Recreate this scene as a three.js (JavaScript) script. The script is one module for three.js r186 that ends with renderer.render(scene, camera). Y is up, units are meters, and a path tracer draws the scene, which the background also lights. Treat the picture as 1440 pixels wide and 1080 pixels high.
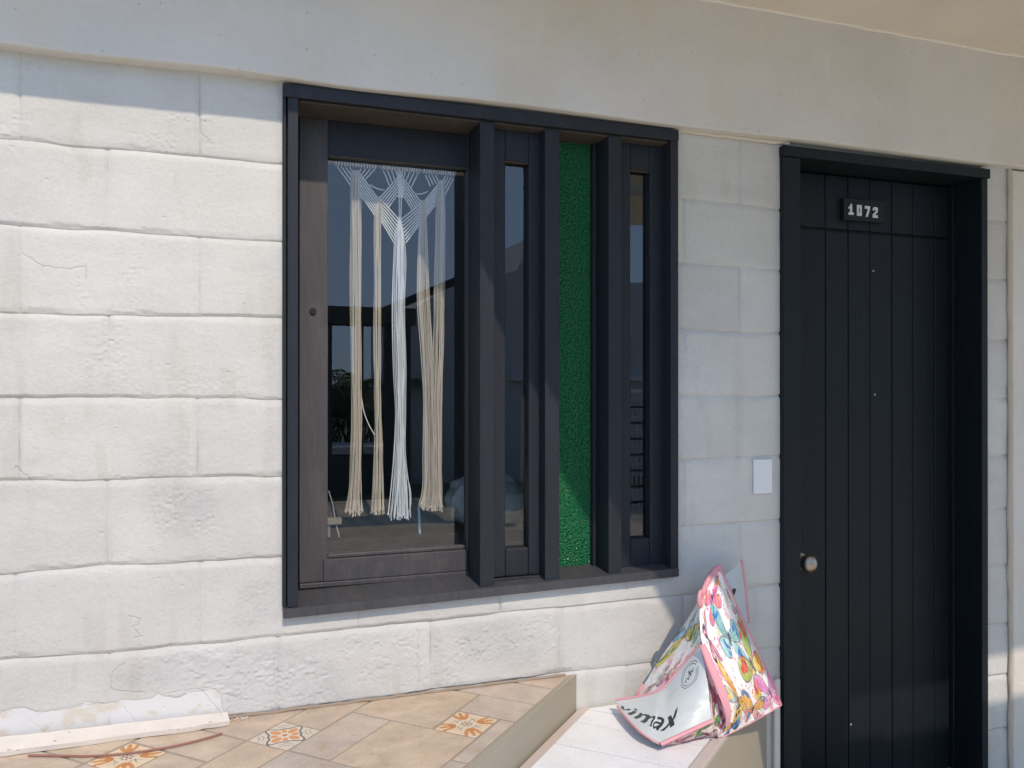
import * as THREE from 'three';
import { RoundedBoxGeometry } from 'three/addons/geometries/RoundedBoxGeometry.js';
import { mergeGeometries, toCreasedNormals } from 'three/addons/utils/BufferGeometryUtils.js';

// ---------------------------------------------------------------- camera, sky, sun, exposure
const D = 2.161, EYE = 1.4, F = 1150, YAW = -19.4 * Math.PI / 180, PITCH = 0.12 * Math.PI / 180;
const scene = new THREE.Scene();
const camera = new THREE.PerspectiveCamera(2 * Math.atan(540 / F) * 180 / Math.PI, 4 / 3, 0.05, 2000);
camera.position.set(0, EYE, D);
camera.rotation.set(PITCH, YAW, 0, 'YXZ');
camera.updateMatrixWorld();

const SKYLEVEL = 1.08;
const SUN = new THREE.Vector3(0.08, 1.1, 1).normalize();          // high sun, almost straight in front of the wall
{ // hazy coastal sky: pale towards the horizon, deeper overhead, a soft glow round the sun
  const w = 512, h = 256, d = new Float32Array(w * h * 4), v = new THREE.Vector3();
  const stops = [[0, 0.64, 0.88, 1.18], [0.12, 0.55, 0.82, 1.26], [0.35, 0.42, 0.68, 1.16], [0.7, 0.27, 0.48, 0.95], [1, 0.22, 0.40, 0.86]];
  for (let y = 0; y < h; y++) for (let x = 0; x < w; x++) {
    const el = (y + 0.5) / h * Math.PI - Math.PI / 2, az = (x + 0.5) / w * Math.PI * 2 - Math.PI, t = Math.max(0, Math.sin(el));
    v.set(Math.cos(el) * Math.cos(az), Math.sin(el), Math.cos(el) * Math.sin(az));
    let k = 0; while (k < stops.length - 2 && t > stops[k + 1][0]) k++; const a = stops[k], b = stops[k + 1], f = Math.min(1, (t - a[0]) / (b[0] - a[0]));
    const c = Math.max(0, v.dot(SUN)), glow = 0.9 * Math.pow(c, 40) + 0.25 * Math.pow(c, 8), o = (y * w + x) * 4;
    for (let q = 0; q < 3; q++) d[o + q] = SKYLEVEL * (a[q + 1] + (b[q + 1] - a[q + 1]) * f + glow * [1, 0.96, 0.88][q]); d[o + 3] = 1;
  }
  const t = new THREE.DataTexture(d, w, h, THREE.RGBAFormat, THREE.FloatType); t.mapping = THREE.EquirectangularReflectionMapping; t.magFilter = t.minFilter = THREE.LinearFilter; t.wrapS = THREE.RepeatWrapping; t.needsUpdate = true;
  scene.background = t; scene.environment = t;
}
const sun = new THREE.DirectionalLight(0xffecd8, 2.85);
sun.name = 'sun'; sun.target.position.set(0.8, 1, 0); sun.position.copy(SUN).multiplyScalar(25).add(sun.target.position);
sun.castShadow = true; sun.shadow.mapSize.set(4096, 4096); sun.shadow.radius = 1; sun.shadow.bias = -0.0004;
Object.assign(sun.shadow.camera, { left: -12, right: 12, top: 12, bottom: -12, near: 1, far: 60 });
scene.add(sun, sun.target);
const renderer = new THREE.WebGLRenderer({ antialias: true });
renderer.toneMapping = THREE.LinearToneMapping;
renderer.toneMappingExposure = 1.0;
renderer.shadowMap.enabled = true;

// ---------------------------------------------------------------- helpers
const rot = new THREE.Matrix4().extractRotation(camera.matrixWorld);
const ray = (x, y) => new THREE.Vector3((x - 720) / F, (540 - y) / F, -1).applyMatrix4(rot);
const W = (x, y, z = 0) => { const d = ray(x, y), t = (z - D) / d.z; return [d.x * t, EYE + d.y * t]; };   // photo pixel -> point of the plane z
const G = (x, y, Y) => { const d = ray(x, y), t = (Y - EYE) / d.y; return [d.x * t, D + d.z * t]; };         // photo pixel -> point of the level Y
const XX = (x, z = 0, y = 500) => W(x, y, z)[0], YY = (x, y, z = 0) => W(x, y, z)[1];
const V = (x, y, z) => new THREE.Vector3(...W(x, y, z), z);
function rng(seed) { let a = seed >>> 0; return () => { a = (a + 0x6D2B79F5) | 0; let t = Math.imul(a ^ (a >>> 15), 1 | a); t = (t + Math.imul(t ^ (t >>> 7), 61 | t)) ^ t; return ((t ^ (t >>> 14)) >>> 0) / 4294967296; }; }
function hash(x, y, s) { let h = Math.imul(x, 374761393) + Math.imul(y, 668265263) + Math.imul(s, 974634777); h = Math.imul(h ^ (h >>> 13), 1274126177); return ((h ^ (h >>> 16)) >>> 0) / 4294967296; }
function vn(x, y, s = 0) { const i = Math.floor(x), j = Math.floor(y); let u = x - i, v = y - j; u = u * u * (3 - 2 * u); v = v * v * (3 - 2 * v);
  const a = hash(i, j, s), b = hash(i + 1, j, s), c = hash(i, j + 1, s), d = hash(i + 1, j + 1, s); return a + (b - a) * u + (c - a) * v + (a - b - c + d) * u * v; }
function fbm(x, y, o = 4, s = 0) { let r = 0, a = 0.5; for (let k = 0; k < o; k++) { r += a * vn(x, y, s + k * 17); x = x * 2.03 + 5.1; y = y * 2.03 + 9.7; a *= 0.5; } return r / (1 - Math.pow(0.5, o)); }
const clamp = (v, a = 0, b = 1) => Math.min(b, Math.max(a, v)), smooth = (a, b, v) => { v = clamp((v - a) / (b - a)); return v * v * (3 - 2 * v); };
const lin = (r, g, b) => new THREE.Color().setRGB(r, g, b);
function mat(c, roughness = 0.8, extra = {}) { return new THREE.MeshPhysicalMaterial({ color: Array.isArray(c) ? lin(...c) : c, roughness, side: THREE.DoubleSide, ...extra }); }
const used = {};
function numbered(n) { if (used[n] === undefined) { used[n] = 0; return n; } used[n]++; return n + '_' + String(used[n]).padStart(3, '0'); }
function mesh(name, geo, m, parent) { const o = new THREE.Mesh(geo, m); o.name = parent === scene ? numbered(name) : name; o.castShadow = o.receiveShadow = true; parent.add(o); return o; }
function group(name, parent = scene) { const o = new THREE.Group(); o.name = parent === scene ? numbered(name) : name; parent.add(o); return o; }
function tag(o, label, category, grp) { o.userData.label = label; o.userData.category = category; if (grp) o.userData.group = grp; return o; }
function struct(o) { o.userData.kind = 'structure'; return o; }
const merge = (l) => mergeGeometries(l.map((g) => { g = g.index ? g.toNonIndexed() : g; for (const k of Object.keys(g.attributes)) if (!['position', 'normal', 'uv'].includes(k)) g.deleteAttribute(k); return g; }));
function metric(g, k = 1) {                                        // uv in metres by the way each face points
  g = g.index ? g.toNonIndexed() : g; if (!g.attributes.normal) g.computeVertexNormals();
  const p = g.attributes.position, uv = new Float32Array(p.count * 2), a = new THREE.Vector3(), b = new THREE.Vector3(), c = new THREE.Vector3();
  for (let i = 0; i < p.count; i += 3) {
    a.fromBufferAttribute(p, i); b.fromBufferAttribute(p, i + 1); c.fromBufferAttribute(p, i + 2);
    const n = b.clone().sub(a).cross(c.clone().sub(a)), ax = Math.abs(n.x), ay = Math.abs(n.y), az = Math.abs(n.z);
    [a, b, c].forEach((q, j) => { const w = az >= ax && az >= ay ? [q.x, q.y] : ax >= ay ? [q.z, q.y] : [q.x, q.z]; uv[(i + j) * 2] = w[0] * k; uv[(i + j) * 2 + 1] = w[1] * k; });
  }
  g.setAttribute('uv', new THREE.BufferAttribute(uv, 2)); return g;
}
function box(x0, x1, y0, y1, z0, z1, r = 0.002) {
  const w = x1 - x0, h = y1 - y0, d = z1 - z0, rr = Math.min(r, w / 2.1, h / 2.1, d / 2.1);
  const g = rr > 0.0004 ? new RoundedBoxGeometry(w, h, d, 1, rr) : new THREE.BoxGeometry(w, h, d);
  g.translate((x0 + x1) / 2, (y0 + y1) / 2, (z0 + z1) / 2); return metric(g);
}
function slabXZ(pts, y0, y1, bevel = 0, holes = []) {              // a plate with the given outline seen from above
  const sh = new THREE.Shape(pts.map(([x, z]) => new THREE.Vector2(x, -z)));
  for (const h of holes) sh.holes.push(new THREE.Path(h.map(([x, z]) => new THREE.Vector2(x, -z))));
  const g = new THREE.ExtrudeGeometry(sh, { depth: y1 - y0 - bevel * (bevel ? 1 : 0), bevelEnabled: bevel > 0, bevelThickness: bevel, bevelSize: bevel, bevelOffset: -bevel, bevelSegments: 1 });
  g.rotateX(-Math.PI / 2); g.translate(0, y0, 0); return metric(g);
}
function tube(pts, r, seg = 24, rad = 6) { return new THREE.TubeGeometry(new THREE.CatmullRomCurve3(pts), seg, r, rad, false); }
function canvas(w, h, draw) { const c = document.createElement('canvas'); c.width = w; c.height = h; const x = c.getContext('2d'); draw(x, w, h); return c; }
function ctex(c, srgb = true, rx = 1, ry = rx) { const t = new THREE.CanvasTexture(c); if (srgb) t.colorSpace = THREE.SRGBColorSpace; t.wrapS = t.wrapT = THREE.RepeatWrapping; t.repeat.set(rx, ry); t.anisotropy = 8; return t; }
function dtex(w, h, fn, srgb, rx = 1, ry = rx) {                    // fn(x, y) -> [r, g, b] bytes
  const d = new Uint8Array(w * h * 4); let k = 0;
  for (let j = 0; j < h; j++) for (let i = 0; i < w; i++) { const c = fn(i, j); d[k++] = c[0]; d[k++] = c[1]; d[k++] = c[2]; d[k++] = 255; }
  const t = new THREE.DataTexture(d, w, h, THREE.RGBAFormat); t.wrapS = t.wrapT = THREE.RepeatWrapping; t.repeat.set(rx, ry); t.magFilter = THREE.LinearFilter; t.minFilter = THREE.LinearMipmapLinearFilter; t.generateMipmaps = true;
  if (srgb) t.colorSpace = THREE.SRGBColorSpace; t.needsUpdate = true; return t;
}

// ---------------------------------------------------------------- ground and far setting
const groundTex = dtex(512, 512, (i, j) => { const n = fbm(i / 40, j / 40, 5, 3), g = hash(i, j, 5); const v = 190 + 50 * n + 18 * g; return [clamp(v, 0, 255), clamp(v * 0.965, 0, 255), clamp(v * 0.88, 0, 255)]; }, true, 0.5);
const groundMat = mat([1, 0.94, 0.83], 0.9, { map: groundTex });
struct(mesh('ground', metric(new THREE.PlaneGeometry(1600, 1600).rotateX(-Math.PI / 2)), mat([0.16, 0.17, 0.10], 0.95), scene));
struct(mesh('paving', slabXZ([[-14, -0.15], [14, -0.15], [14, 7.6], [-14, 7.6]], -0.2, 0.006), groundMat, scene));

// ---------------------------------------------------------------- the house: wall of painted blocks
const house = group('house');
tag(house, 'white painted block house front with black window, black plank door and deep porch roof', 'house');
// joint heights read from the photograph, three places along each course
const JP = [[[50, 200], [390, 230], [961, 279], [1098, 294], [1400, 310]], [[0, 316], [392, 339], [961, 369], [1095, 380], [1403, 393]], [[0, 440], [395, 446.5], [957, 463], [1094, 468], [1403, 478]],
  [[0, 559], [395, 561], [956, 555.6], [1097, 556.5], [1402, 560]], [[50, 676], [392, 671], [956, 646], [1096, 642], [1402, 639.5]], [[0, 810], [150, 796], [390, 785], [956, 742], [1096, 732], [1402, 716.5]],
  [[0, 930], [150, 920], [395, 896], [1070, 825], [1402, 796]], [[330, 1008], [800, 946], [1093, 910], [1402, 878]], [[1000, 1010], [1402, 951]], [[1000, 1110], [1402, 1026]]].map((l) => l.map(([x, y]) => W(x, y)));
JP.push([[0, 0]], [[0, -0.2]]); JP[10] = [[0, -0.03]]; JP.length = 11;
function jointY(k, X) {
  if (k < 0) return 2.185;
  const l = JP[k]; let y;
  if (X <= l[0][0]) y = l[0][1]; else if (X >= l[l.length - 1][0]) y = l[l.length - 1][1];
  else { let i = 0; while (X > l[i + 1][0]) i++; const t = (X - l[i][0]) / (l[i + 1][0] - l[i][0]); y = l[i][1] + (l[i + 1][1] - l[i][1]) * t; }
  return y + (k < 10 ? (fbm(X * 9, k * 7.3, 3, 2) - 0.5) * 0.012 : 0);
}
const TX0 = -0.66, TW = 3.42, TH = 2.6, RES = 598, NW = 2045, NH = 1555;
const toPix = ([X, Y]) => [(X - TX0) * RES, Y * RES];
function polyMask(list, blur) {                                     // pixel outlines of the photograph's stains and patches, rasterised in the wall's own metres
  const c = canvas(NW, NH, (g) => { g.fillStyle = '#000'; g.fillRect(0, 0, NW, NH); g.fillStyle = '#fff'; if (blur) g.filter = `blur(${blur}px)`; for (const p of list) { g.beginPath(); p.forEach(([x, y], i) => { const [a, b] = toPix(W(x, y)); i ? g.lineTo(a, b) : g.moveTo(a, b); }); g.closePath(); g.fill(); } });
  const d = c.getContext('2d').getImageData(0, 0, NW, NH).data, o = new Float32Array(NW * NH);
  for (let i = 0; i < o.length; i++) o[i] = d[i * 4] / 255;
  return o;
}
const peel = polyMask([[[-60, 1010], [0, 1003], [18, 997], [35, 995], [48, 1000], [56, 1002], [75, 999], [100, 996], [116, 992], [118, 986], [140, 989], [165, 987], [168, 983], [190, 984], [214, 981], [222, 975], [232, 979], [245, 981], [258, 979], [262, 973], [282, 971], [303, 968], [311, 974], [312, 990], [318, 1010], [300, 1040], [-60, 1090]]]);
const patches = polyMask([[[205, 630], [240, 624], [272, 630], [272, 672], [300, 690], [305, 730], [270, 765], [225, 750], [208, 700]], [[155, 970], [170, 935], [300, 910], [395, 905], [470, 930], [500, 985], [400, 998], [330, 1002], [312, 968], [262, 970], [230, 978], [160, 968]],
  [[340, 825], [390, 800], [395, 870], [330, 890]], [[640, 880], [700, 870], [770, 890], [760, 930], [660, 930]]], 9);
const rough = polyMask([[[208, 690], [300, 680], [302, 745], [230, 755]], [[180, 930], [300, 905], [480, 930], [450, 985], [320, 985], [200, 960]], [[108, 366], [124, 366], [124, 435], [108, 435]], [[172, 345], [190, 345], [190, 430], [172, 430]], [[235, 160], [300, 165], [300, 212], [200, 205]], [[480, 900], [580, 890], [590, 940], [480, 960]], [[600, 900], [780, 860], [790, 920], [640, 940]]], 8);
const cracks = canvas(NW, NH, (g) => {
  g.fillStyle = '#000'; g.fillRect(0, 0, NW, NH); g.strokeStyle = '#fff'; g.lineJoin = 'round';
  const r = rng(5);
  const line = (pts, w, j = 1.2) => { g.lineWidth = w * 0.75; g.beginPath(); pts.forEach(([x, y], i) => { const [a, b] = toPix(W(x, y)); if (!i) g.moveTo(a, b); else { const [pa, pb] = toPix(W(...pts[i - 1])); for (let t = 1; t <= 6; t++) g.lineTo(pa + (a - pa) * t / 6 + (r() - 0.5) * j * 2, pb + (b - pb) * t / 6 + (r() - 0.5) * j * 2); } }); g.stroke(); };
  line([[281, 140], [281, 185], [298, 202]], 2.2); line([[22, 655], [34, 668], [46, 678]], 2.5); line([[30, 355], [60, 374], [95, 379], [122, 374], [120, 395]], 2);
  line([[284, 970], [298, 988], [312, 1004]], 1.6); line([[300, 968], [311, 978], [311, 998]], 1.6); line([[312, 975], [330, 980], [346, 984]], 1.4); line([[155, 970], [158, 945], [175, 932]], 1.8);
  line([[155, 968], [170, 972], [205, 974]], 1.8); line([[236, 978], [250, 981], [262, 976]], 2.4); line([[230, 976], [262, 970], [300, 966]], 1.4); line([[172, 994], [186, 1008], [194, 1022]], 1.2);
  line([[318, 1000], [326, 992]], 1.6); line([[40, 1012], [68, 1034]], 0.9); line([[180, 865], [198, 870], [195, 878], [186, 882], [199, 895], [186, 897]], 2.2);
  line([[588, 880], [587, 920], [590, 960]], 1.6, 3); line([[787, 880], [786, 905], [788, 940]], 1.6, 3); line([[210, 700], [215, 720], [228, 748]], 1); line([[0, 1000], [18, 997], [35, 995], [52, 1002], [90, 996], [116, 991], [160, 988]], 1.2, 2);
});
const crackD = cracks.getContext('2d').getImageData(0, 0, NW, NH).data;
const wallH = new Float32Array(NW * NH);
for (let j = 0, k = 0; j < NH; j++) for (let i = 0; i < NW; i++, k++) {
  const X = i / RES, Y = j / RES, blot = fbm(X * 5, Y * 5, 3, 30), ro = Math.max(rough[k] * smooth(0.3, 0.6, fbm(X * 30, Y * 30, 2, 77)), smooth(0.62, 0.8, blot) * 0.6, patches[k] * 0.35);
  let h = 0.5 + (vn(i / 2.1, j / 1.7, 40) - 0.5) * 0.10 + (vn(i / 5, j / 4, 41) - 0.5) * (0.09 + 0.45 * ro) + (vn(i / 12, j / 9, 42) - 0.5) * (0.06 + 0.28 * ro) + (fbm(X * 14, Y * 14, 2, 43) - 0.5) * 0.25;
  h -= peel[k] * 0.22; h += patches[k] * 0.06; if (peel[k] > 0.5) h = 0.3 + (h - 0.3) * 0.5;
  h -= crackD[k * 4] / 255 * 0.26; wallH[k] = h;
}
{ const r = rng(11); for (let n = 0; n < 1500; n++) { const cx = r() * NW, cy = r() * NH, rad = 0.7 + 2.0 * Math.pow(r(), 4), dep = 0.12 + 0.25 * r(), s = 1 + r(); for (let y = -6; y <= 6; y++) for (let x = -6; x <= 6; x++) { const i = Math.round(cx + x), j = Math.round(cy + y); if (i < 0 || j < 0 || i >= NW || j >= NH) continue; const q = Math.hypot(x / s, y) / rad; if (q < 1) wallH[j * NW + i] -= dep * (1 - q * q); } } }
const wallBump = dtex(NW, NH, (i, j) => { const v = clamp(wallH[j * NW + i]) * 255; return [v, v, v]; }, false);
const wallCol = dtex(NW, NH, (i, j) => {
  const k = j * NW + i, X = i / RES, Y = j / RES, b = fbm(X * 3, Y * 3, 4, 60), f = vn(i / 3, j / 3, 62), st = fbm(X * 18, Y * 5, 3, 66);
  let r = 226 + 22 * (b - 0.5) + 6 * (f - 0.5) + 9 * (fbm(X * 11, Y * 26, 3, 65) - 0.5), g = r - 2, bl = r - 9 + 6 * (fbm(X * 2, Y * 2, 2, 64) - 0.5);
  const gr = patches[k] * (0.5 + 0.8 * (fbm(X * 25, Y * 25, 3, 68) - 0.3)); r -= 13 * gr; g -= 12 * gr; bl -= 10 * gr;
  const dirt = smooth(0.64, 0.8, st) * 0.6; r -= 8 * dirt; g -= 10 * dirt; bl -= 14 * dirt;
  if (peel[k] > 0.5) { const s = smooth(0.55, 0.75, fbm(X * 22, Y * 30, 4, 69)); r = 242 - 8 * s; g = 241 - 16 * s; bl = 237 - 30 * s; }
  const c = crackD[k * 4] / 255 * 0.05; return [clamp(r * (1 - c), 0, 255), clamp(g * (1 - c * 1.05), 0, 255), clamp(bl * (1 - c * 1.1), 0, 255)];
}, true);
for (const t of [wallBump, wallCol]) { t.wrapS = t.wrapT = THREE.MirroredRepeatWrapping; }
const wallMat = mat([0.775, 0.785, 0.785], 0.85, { map: wallCol, bumpMap: wallBump, bumpScale: 0.0045 });

const blockM = [1, 0.975, 1.015, 0.955].map((k, i) => { const m = wallMat.clone(); m.color.multiplyScalar(k); if (i === 3) m.color.g *= 0.995; return m; });
// window and door openings
const WIN = { x0: 0.14, x1: 1.282, y0: 0.811, y1: 2.165 }, DOOR = { x0: 1.66, x1: 2.516, y1: 2.156 };
const winY = (X) => WIN.y0 + 0.0165 * clamp(X - WIN.x0, 0, 1.15);
const wallShape = new THREE.Shape([[-2.6, -0.1], [DOOR.x0 + 0.01, -0.1], [DOOR.x0 + 0.01, DOOR.y1 - 0.01], [DOOR.x1 - 0.01, DOOR.y1 - 0.01], [DOOR.x1 - 0.01, -0.1], [5.5, -0.1], [5.5, 2.56], [-2.6, 2.56]].map(([x, y]) => new THREE.Vector2(x, y)));
wallShape.holes.push(new THREE.Path([[WIN.x0 + 0.01, winY(WIN.x0) + 0.01], [WIN.x1 - 0.01, winY(WIN.x1) + 0.01], [WIN.x1 - 0.01, WIN.y1 - 0.01], [WIN.x0 + 0.01, WIN.y1 - 0.01]].map(([x, y]) => new THREE.Vector2(x, y))));
const wallUV = (g) => { const p = g.attributes.position, uv = new Float32Array(p.count * 2); for (let i = 0; i < p.count; i++) { uv[i * 2] = (p.getX(i) - TX0) / (NW / RES); uv[i * 2 + 1] = p.getY(i) / (NH / RES); } g.setAttribute('uv', new THREE.BufferAttribute(uv, 2)); return g; };
const wall = mesh('wall', wallUV(new THREE.ExtrudeGeometry(wallShape, { depth: 0.15, bevelEnabled: false }).translate(0, 0, -0.158)), wallMat, house);
function blockGeo(x0, x1, yb, yt, cutL, cutR, cutT) {
  const w = x1 - x0, nx = Math.max(2, Math.round(w / 0.022)), ts = [0, 0.012, 0.03, 0.055, 0.1, 0.2, 0.35, 0.5, 0.65, 0.8, 0.9, 0.945, 0.97, 0.988, 1];
  const us = []; for (let i = 0; i <= nx; i++) us.push(i / nx); for (const e of [0.004, 0.009, 0.016]) { if (e < w * 0.3) us.push(e / w, 1 - e / w); } us.sort((a, b) => a - b);
  const pos = [], idx = [], gx = us.length, gy = ts.length;
  const P = (X, Y, dt, db, dl, dr) => {
    const md = 0.55 + 0.9 * fbm(X * 6, Y * 40, 3, 21), mv = 0.45 + 0.9 * smooth(0.25, 0.75, fbm(X * 30, Y * 9, 3, 23));
    const wob = 0.7 + 0.6 * fbm(X * 22, Y * 60, 2, 24);
    let h = (fbm(X * 4, Y * 4, 3, 25) - 0.5) * 0.004 + (fbm(X * 16, Y * 16, 2, 26) - 0.5) * 0.002;
    const gr = (d, wd, dep) => dep * Math.exp(-Math.pow(d / wd, 2));
    if (!cutT) h -= gr(dt, 0.0065 * wob, 0.0050 * md); h -= gr(db, 0.0032 * wob, 0.0050 * md);
    if (!cutL) h -= gr(dl, 0.0045 * wob, 0.0042 * mv); if (!cutR) h -= gr(dr, 0.0045 * wob, 0.0042 * mv);
    return Math.max(h, -0.0075);
  };
  for (const t of ts) for (const u of us) { const X = x0 + u * w, b = yb(X), a = yt(X), Y = b + t * (a - b); pos.push(X, Y, P(X, Y, a - Y, Y - b, X - x0, x1 - X)); }
  for (let j = 0; j < gy - 1; j++) for (let i = 0; i < gx - 1; i++) { const a = j * gx + i; idx.push(a, a + 1, a + gx, a + 1, a + gx + 1, a + gx); }
  const ring = []; for (let i = 0; i < gx; i++) ring.push(i); for (let j = 1; j < gy; j++) ring.push(j * gx + gx - 1); for (let i = gx - 2; i >= 0; i--) ring.push((gy - 1) * gx + i); for (let j = gy - 2; j > 0; j--) ring.push(j * gx);
  const base = pos.length / 3; for (const k of ring) pos.push(pos[k * 3], pos[k * 3 + 1], -0.03);
  for (let i = 0; i < ring.length; i++) { const n = (i + 1) % ring.length; idx.push(ring[i], base + i, ring[n], ring[n], base + i, base + n); }
  const g = new THREE.BufferGeometry(); g.setAttribute('position', new THREE.Float32BufferAttribute(pos, 3)); g.setIndex(idx); g.computeVertexNormals(); wallUV(g);
  return toCreasedNormals(g, 0.9);
}
const XA = XX(24), PITCHX = 0.3925, XB = XX(152);
for (let k = -1; k < 10; k++) {
  const odd = (k + 2) % 2 === 1, o = odd ? XA : XB, ymid = (jointY(k, 0) + jointY(k + 1, 0)) / 2;
  const spans = [];
  const beside = jointY(k, 0.7) > WIN.y0 + 0.03;                    // the course meets the window
  if (beside) { spans.push([-1.65, WIN.x0 + 0.008, 0, 1, false], [WIN.x1 - 0.008, DOOR.x0 + 0.008, 1, 1, false]); if (jointY(k + 1, 0.7) < WIN.y0) spans.push([WIN.x0 + 0.008, WIN.x1 - 0.008, 0, 0, true]); }
  else spans.push([-1.65, DOOR.x0 + 0.008, 0, 1, false]);
  spans.push([DOOR.x1 - 0.008, 2.638, 1, 1, false]);
  for (const [a, b, , , under] of spans) {
    const cuts = [a]; for (let n = -8; n < 12; n++) { const x = o + n * PITCHX + (hash(n, k, 9) - 0.5) * 0.012; if (x > a + 0.03 && x < b - 0.03) cuts.push(x); } cuts.push(b);
    for (let i = 0; i < cuts.length - 1; i++) {
      const g = 0.00005, yt = under ? (X) => winY(X) + 0.006 : (X) => jointY(k, X) - g;
      mesh('block', blockGeo(cuts[i] + g, cuts[i + 1] - g, (X) => jointY(k + 1, X) + g, yt, i === 0, i === cuts.length - 2, under || k === -1), blockM[(hash(i + Math.round(a * 10), k, 15) * 4) | 0], wall);
    }
  }
}
// lintel beam, pilaster, porch roof
const plasterBump = dtex(512, 512, (i, j) => { const v = 128 + 60 * (fbm(i / 60, j / 60, 4, 81) - 0.5) + 26 * (vn(i / 3, j / 3, 83) - 0.5) + 22 * (vn(i / 9, j / 7, 84) - 0.5); return [v, v, v]; }, false, 1.1);
const plasterCol = dtex(1024, 1024, (i, j) => { const b = fbm(i / 110, j / 110, 5, 85), s = smooth(0.55, 0.75, fbm(i / 60, j / 200, 4, 86)), f = vn(i / 2, j / 2, 87), sp = hash(i >> 1, j >> 1, 88) > 0.9994 ? 40 : 0; const v = 224 + 16 * (b - 0.5) + 5 * (f - 0.5) - sp; return [v, v - 2 - 2 * s, v - 6 - 7 * s]; }, true, 0.55);
const plasterMat = mat([0.88, 0.87, 0.84], 0.85, { map: plasterCol, bumpMap: plasterBump, bumpScale: 0.006 });
{ // beam with a slightly wavering lower arris
  const pts = [[-2.6, 2.60]]; for (let x = -2.6; x <= 5.5; x += 0.06) pts.push([x, 2.172 + (fbm(x * 3, 1, 3, 91) - 0.5) * 0.012]); pts.push([5.5, 2.60]);
  const g = new THREE.ExtrudeGeometry(new THREE.Shape(pts.map(([x, y]) => new THREE.Vector2(x, y))), { depth: 0.05, bevelEnabled: true, bevelThickness: 0.006, bevelSize: 0.005, bevelOffset: -0.005, bevelSegments: 2 });
  mesh('lintel_beam', metric(g.translate(0, 0, -0.012)), plasterMat, house);
}
mesh('pilaster', box(2.638, 5.5, -0.1, 2.166, -0.02, 0.018, 0.006), plasterMat, house);
{ // mortar seam where the pilaster meets the blocks
  const r = rng(71), pts = []; for (let y = 0; y < 2.16; y += 0.06) pts.push(new THREE.Vector3(2.636 + (r() - 0.5) * 0.008, y, 0.004 + r() * 0.006));
  pts.push(new THREE.Vector3(2.636, 2.19, 0.004)); mesh('mortar_seam', tube(pts, 0.009, 120, 6), mat([0.60, 0.53, 0.42], 0.9, { bumpMap: plasterBump, bumpScale: 0.006 }), house);
  const q = []; for (let x = 1.27; x < 1.70; x += 0.03) q.push(new THREE.Vector3(x, 2.168 + (r() - 0.5) * 0.005, 0.006)); mesh('mortar_seam', tube(q, 0.007, 60, 6), mat([0.66, 0.60, 0.50], 0.9), house);
}
const ROOFY = 2.56, diagX = (Z) => 0.495 + (Z - 0.444) * 0.728;
mesh('porch_roof', slabXZ([[-3, -3.3], [5.6, -3.3], [5.6, 3], [diagX(3), 3], [0.495, 0.444], [-3, 0.444]], ROOFY, ROOFY + 0.14, 0, [[[2.19, 1.923], [5.2, 1.923], [5.2, 2.197], [2.36, 2.197], [2.36, 2.18], [2.17, 2.18]]]), mat([0.96, 0.91, 0.82], 0.85, { map: plasterCol, bumpMap: plasterBump, bumpScale: 0.006 }), house);
{ const r = rng(73), q = []; for (let x = -0.6; x < 3.4; x += 0.05) q.push(new THREE.Vector3(x, ROOFY - 0.001 + (r() - 0.5) * 0.004, 0.043 + (r() - 0.5) * 0.004)); mesh('paint_ridge', tube(q, 0.0065, 320, 6), mat([0.86, 0.82, 0.74], 0.8, { bumpMap: plasterBump, bumpScale: 0.004 }), house); }
// cement upstand beside the step
mesh('upstand', box(1.628, 1.65, -0.05, 0.478, 0.002, 0.016, 0.003), plasterMat, house);
{ const x0 = XX(1058, 0, 670), x1 = XX(1084, 0, 670); const cp = mesh('cover_plate', box(x0, x1, YY(1070, 694), YY(1070, 645.5), 0.001, 0.009, 0.003), mat([0.78, 0.80, 0.82], 0.35), house); cp.userData.label = 'blank white plastic cover plate'; }

// room behind the window
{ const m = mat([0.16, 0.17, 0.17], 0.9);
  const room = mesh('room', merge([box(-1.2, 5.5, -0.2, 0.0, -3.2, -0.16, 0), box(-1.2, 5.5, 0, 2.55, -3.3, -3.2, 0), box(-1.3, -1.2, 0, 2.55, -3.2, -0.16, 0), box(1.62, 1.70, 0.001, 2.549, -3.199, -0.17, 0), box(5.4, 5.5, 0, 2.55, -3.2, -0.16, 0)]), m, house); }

// ---------------------------------------------------------------- window
const woodBump = dtex(512, 512, (i, j) => { const g = fbm(i / 5, j / 120, 4, 101), v = 128 + 90 * (g - 0.5) + 30 * (vn(i / 2, j / 30, 102) - 0.5) + 30 * (fbm(i / 50, j / 50, 3, 103) - 0.5); return [v, v, v]; }, false, 3);
const woodCol = (seed, wear) => dtex(512, 512, (i, j) => { const g = fbm(i / 6, j / 110, 4, seed), w = smooth(0.52, 0.75, fbm(i / 45, j / 90, 4, seed + 3)) * wear, v = 205 + 34 * (g - 0.5) + 14 * (vn(i / 2, j / 2, seed + 5) - 0.5); return [clamp(v + 26 * w, 0, 255), clamp(v + 18 * w, 0, 255), clamp(v + 14 * w, 0, 255)]; }, true, 2.2);
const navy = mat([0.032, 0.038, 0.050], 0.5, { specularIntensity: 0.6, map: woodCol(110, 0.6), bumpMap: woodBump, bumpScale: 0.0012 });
const faded = mat([0.098, 0.094, 0.097], 0.6, { map: woodCol(120, 1), bumpMap: woodBump, bumpScale: 0.0018 });
const bare = mat([0.095, 0.078, 0.058], 0.8, { map: woodCol(130, 1), bumpMap: woodBump, bumpScale: 0.0018 });
const pane = mat([0.86, 0.90, 0.90], 0.0, { transmission: 1, thickness: 0, ior: 1.85 });
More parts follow.
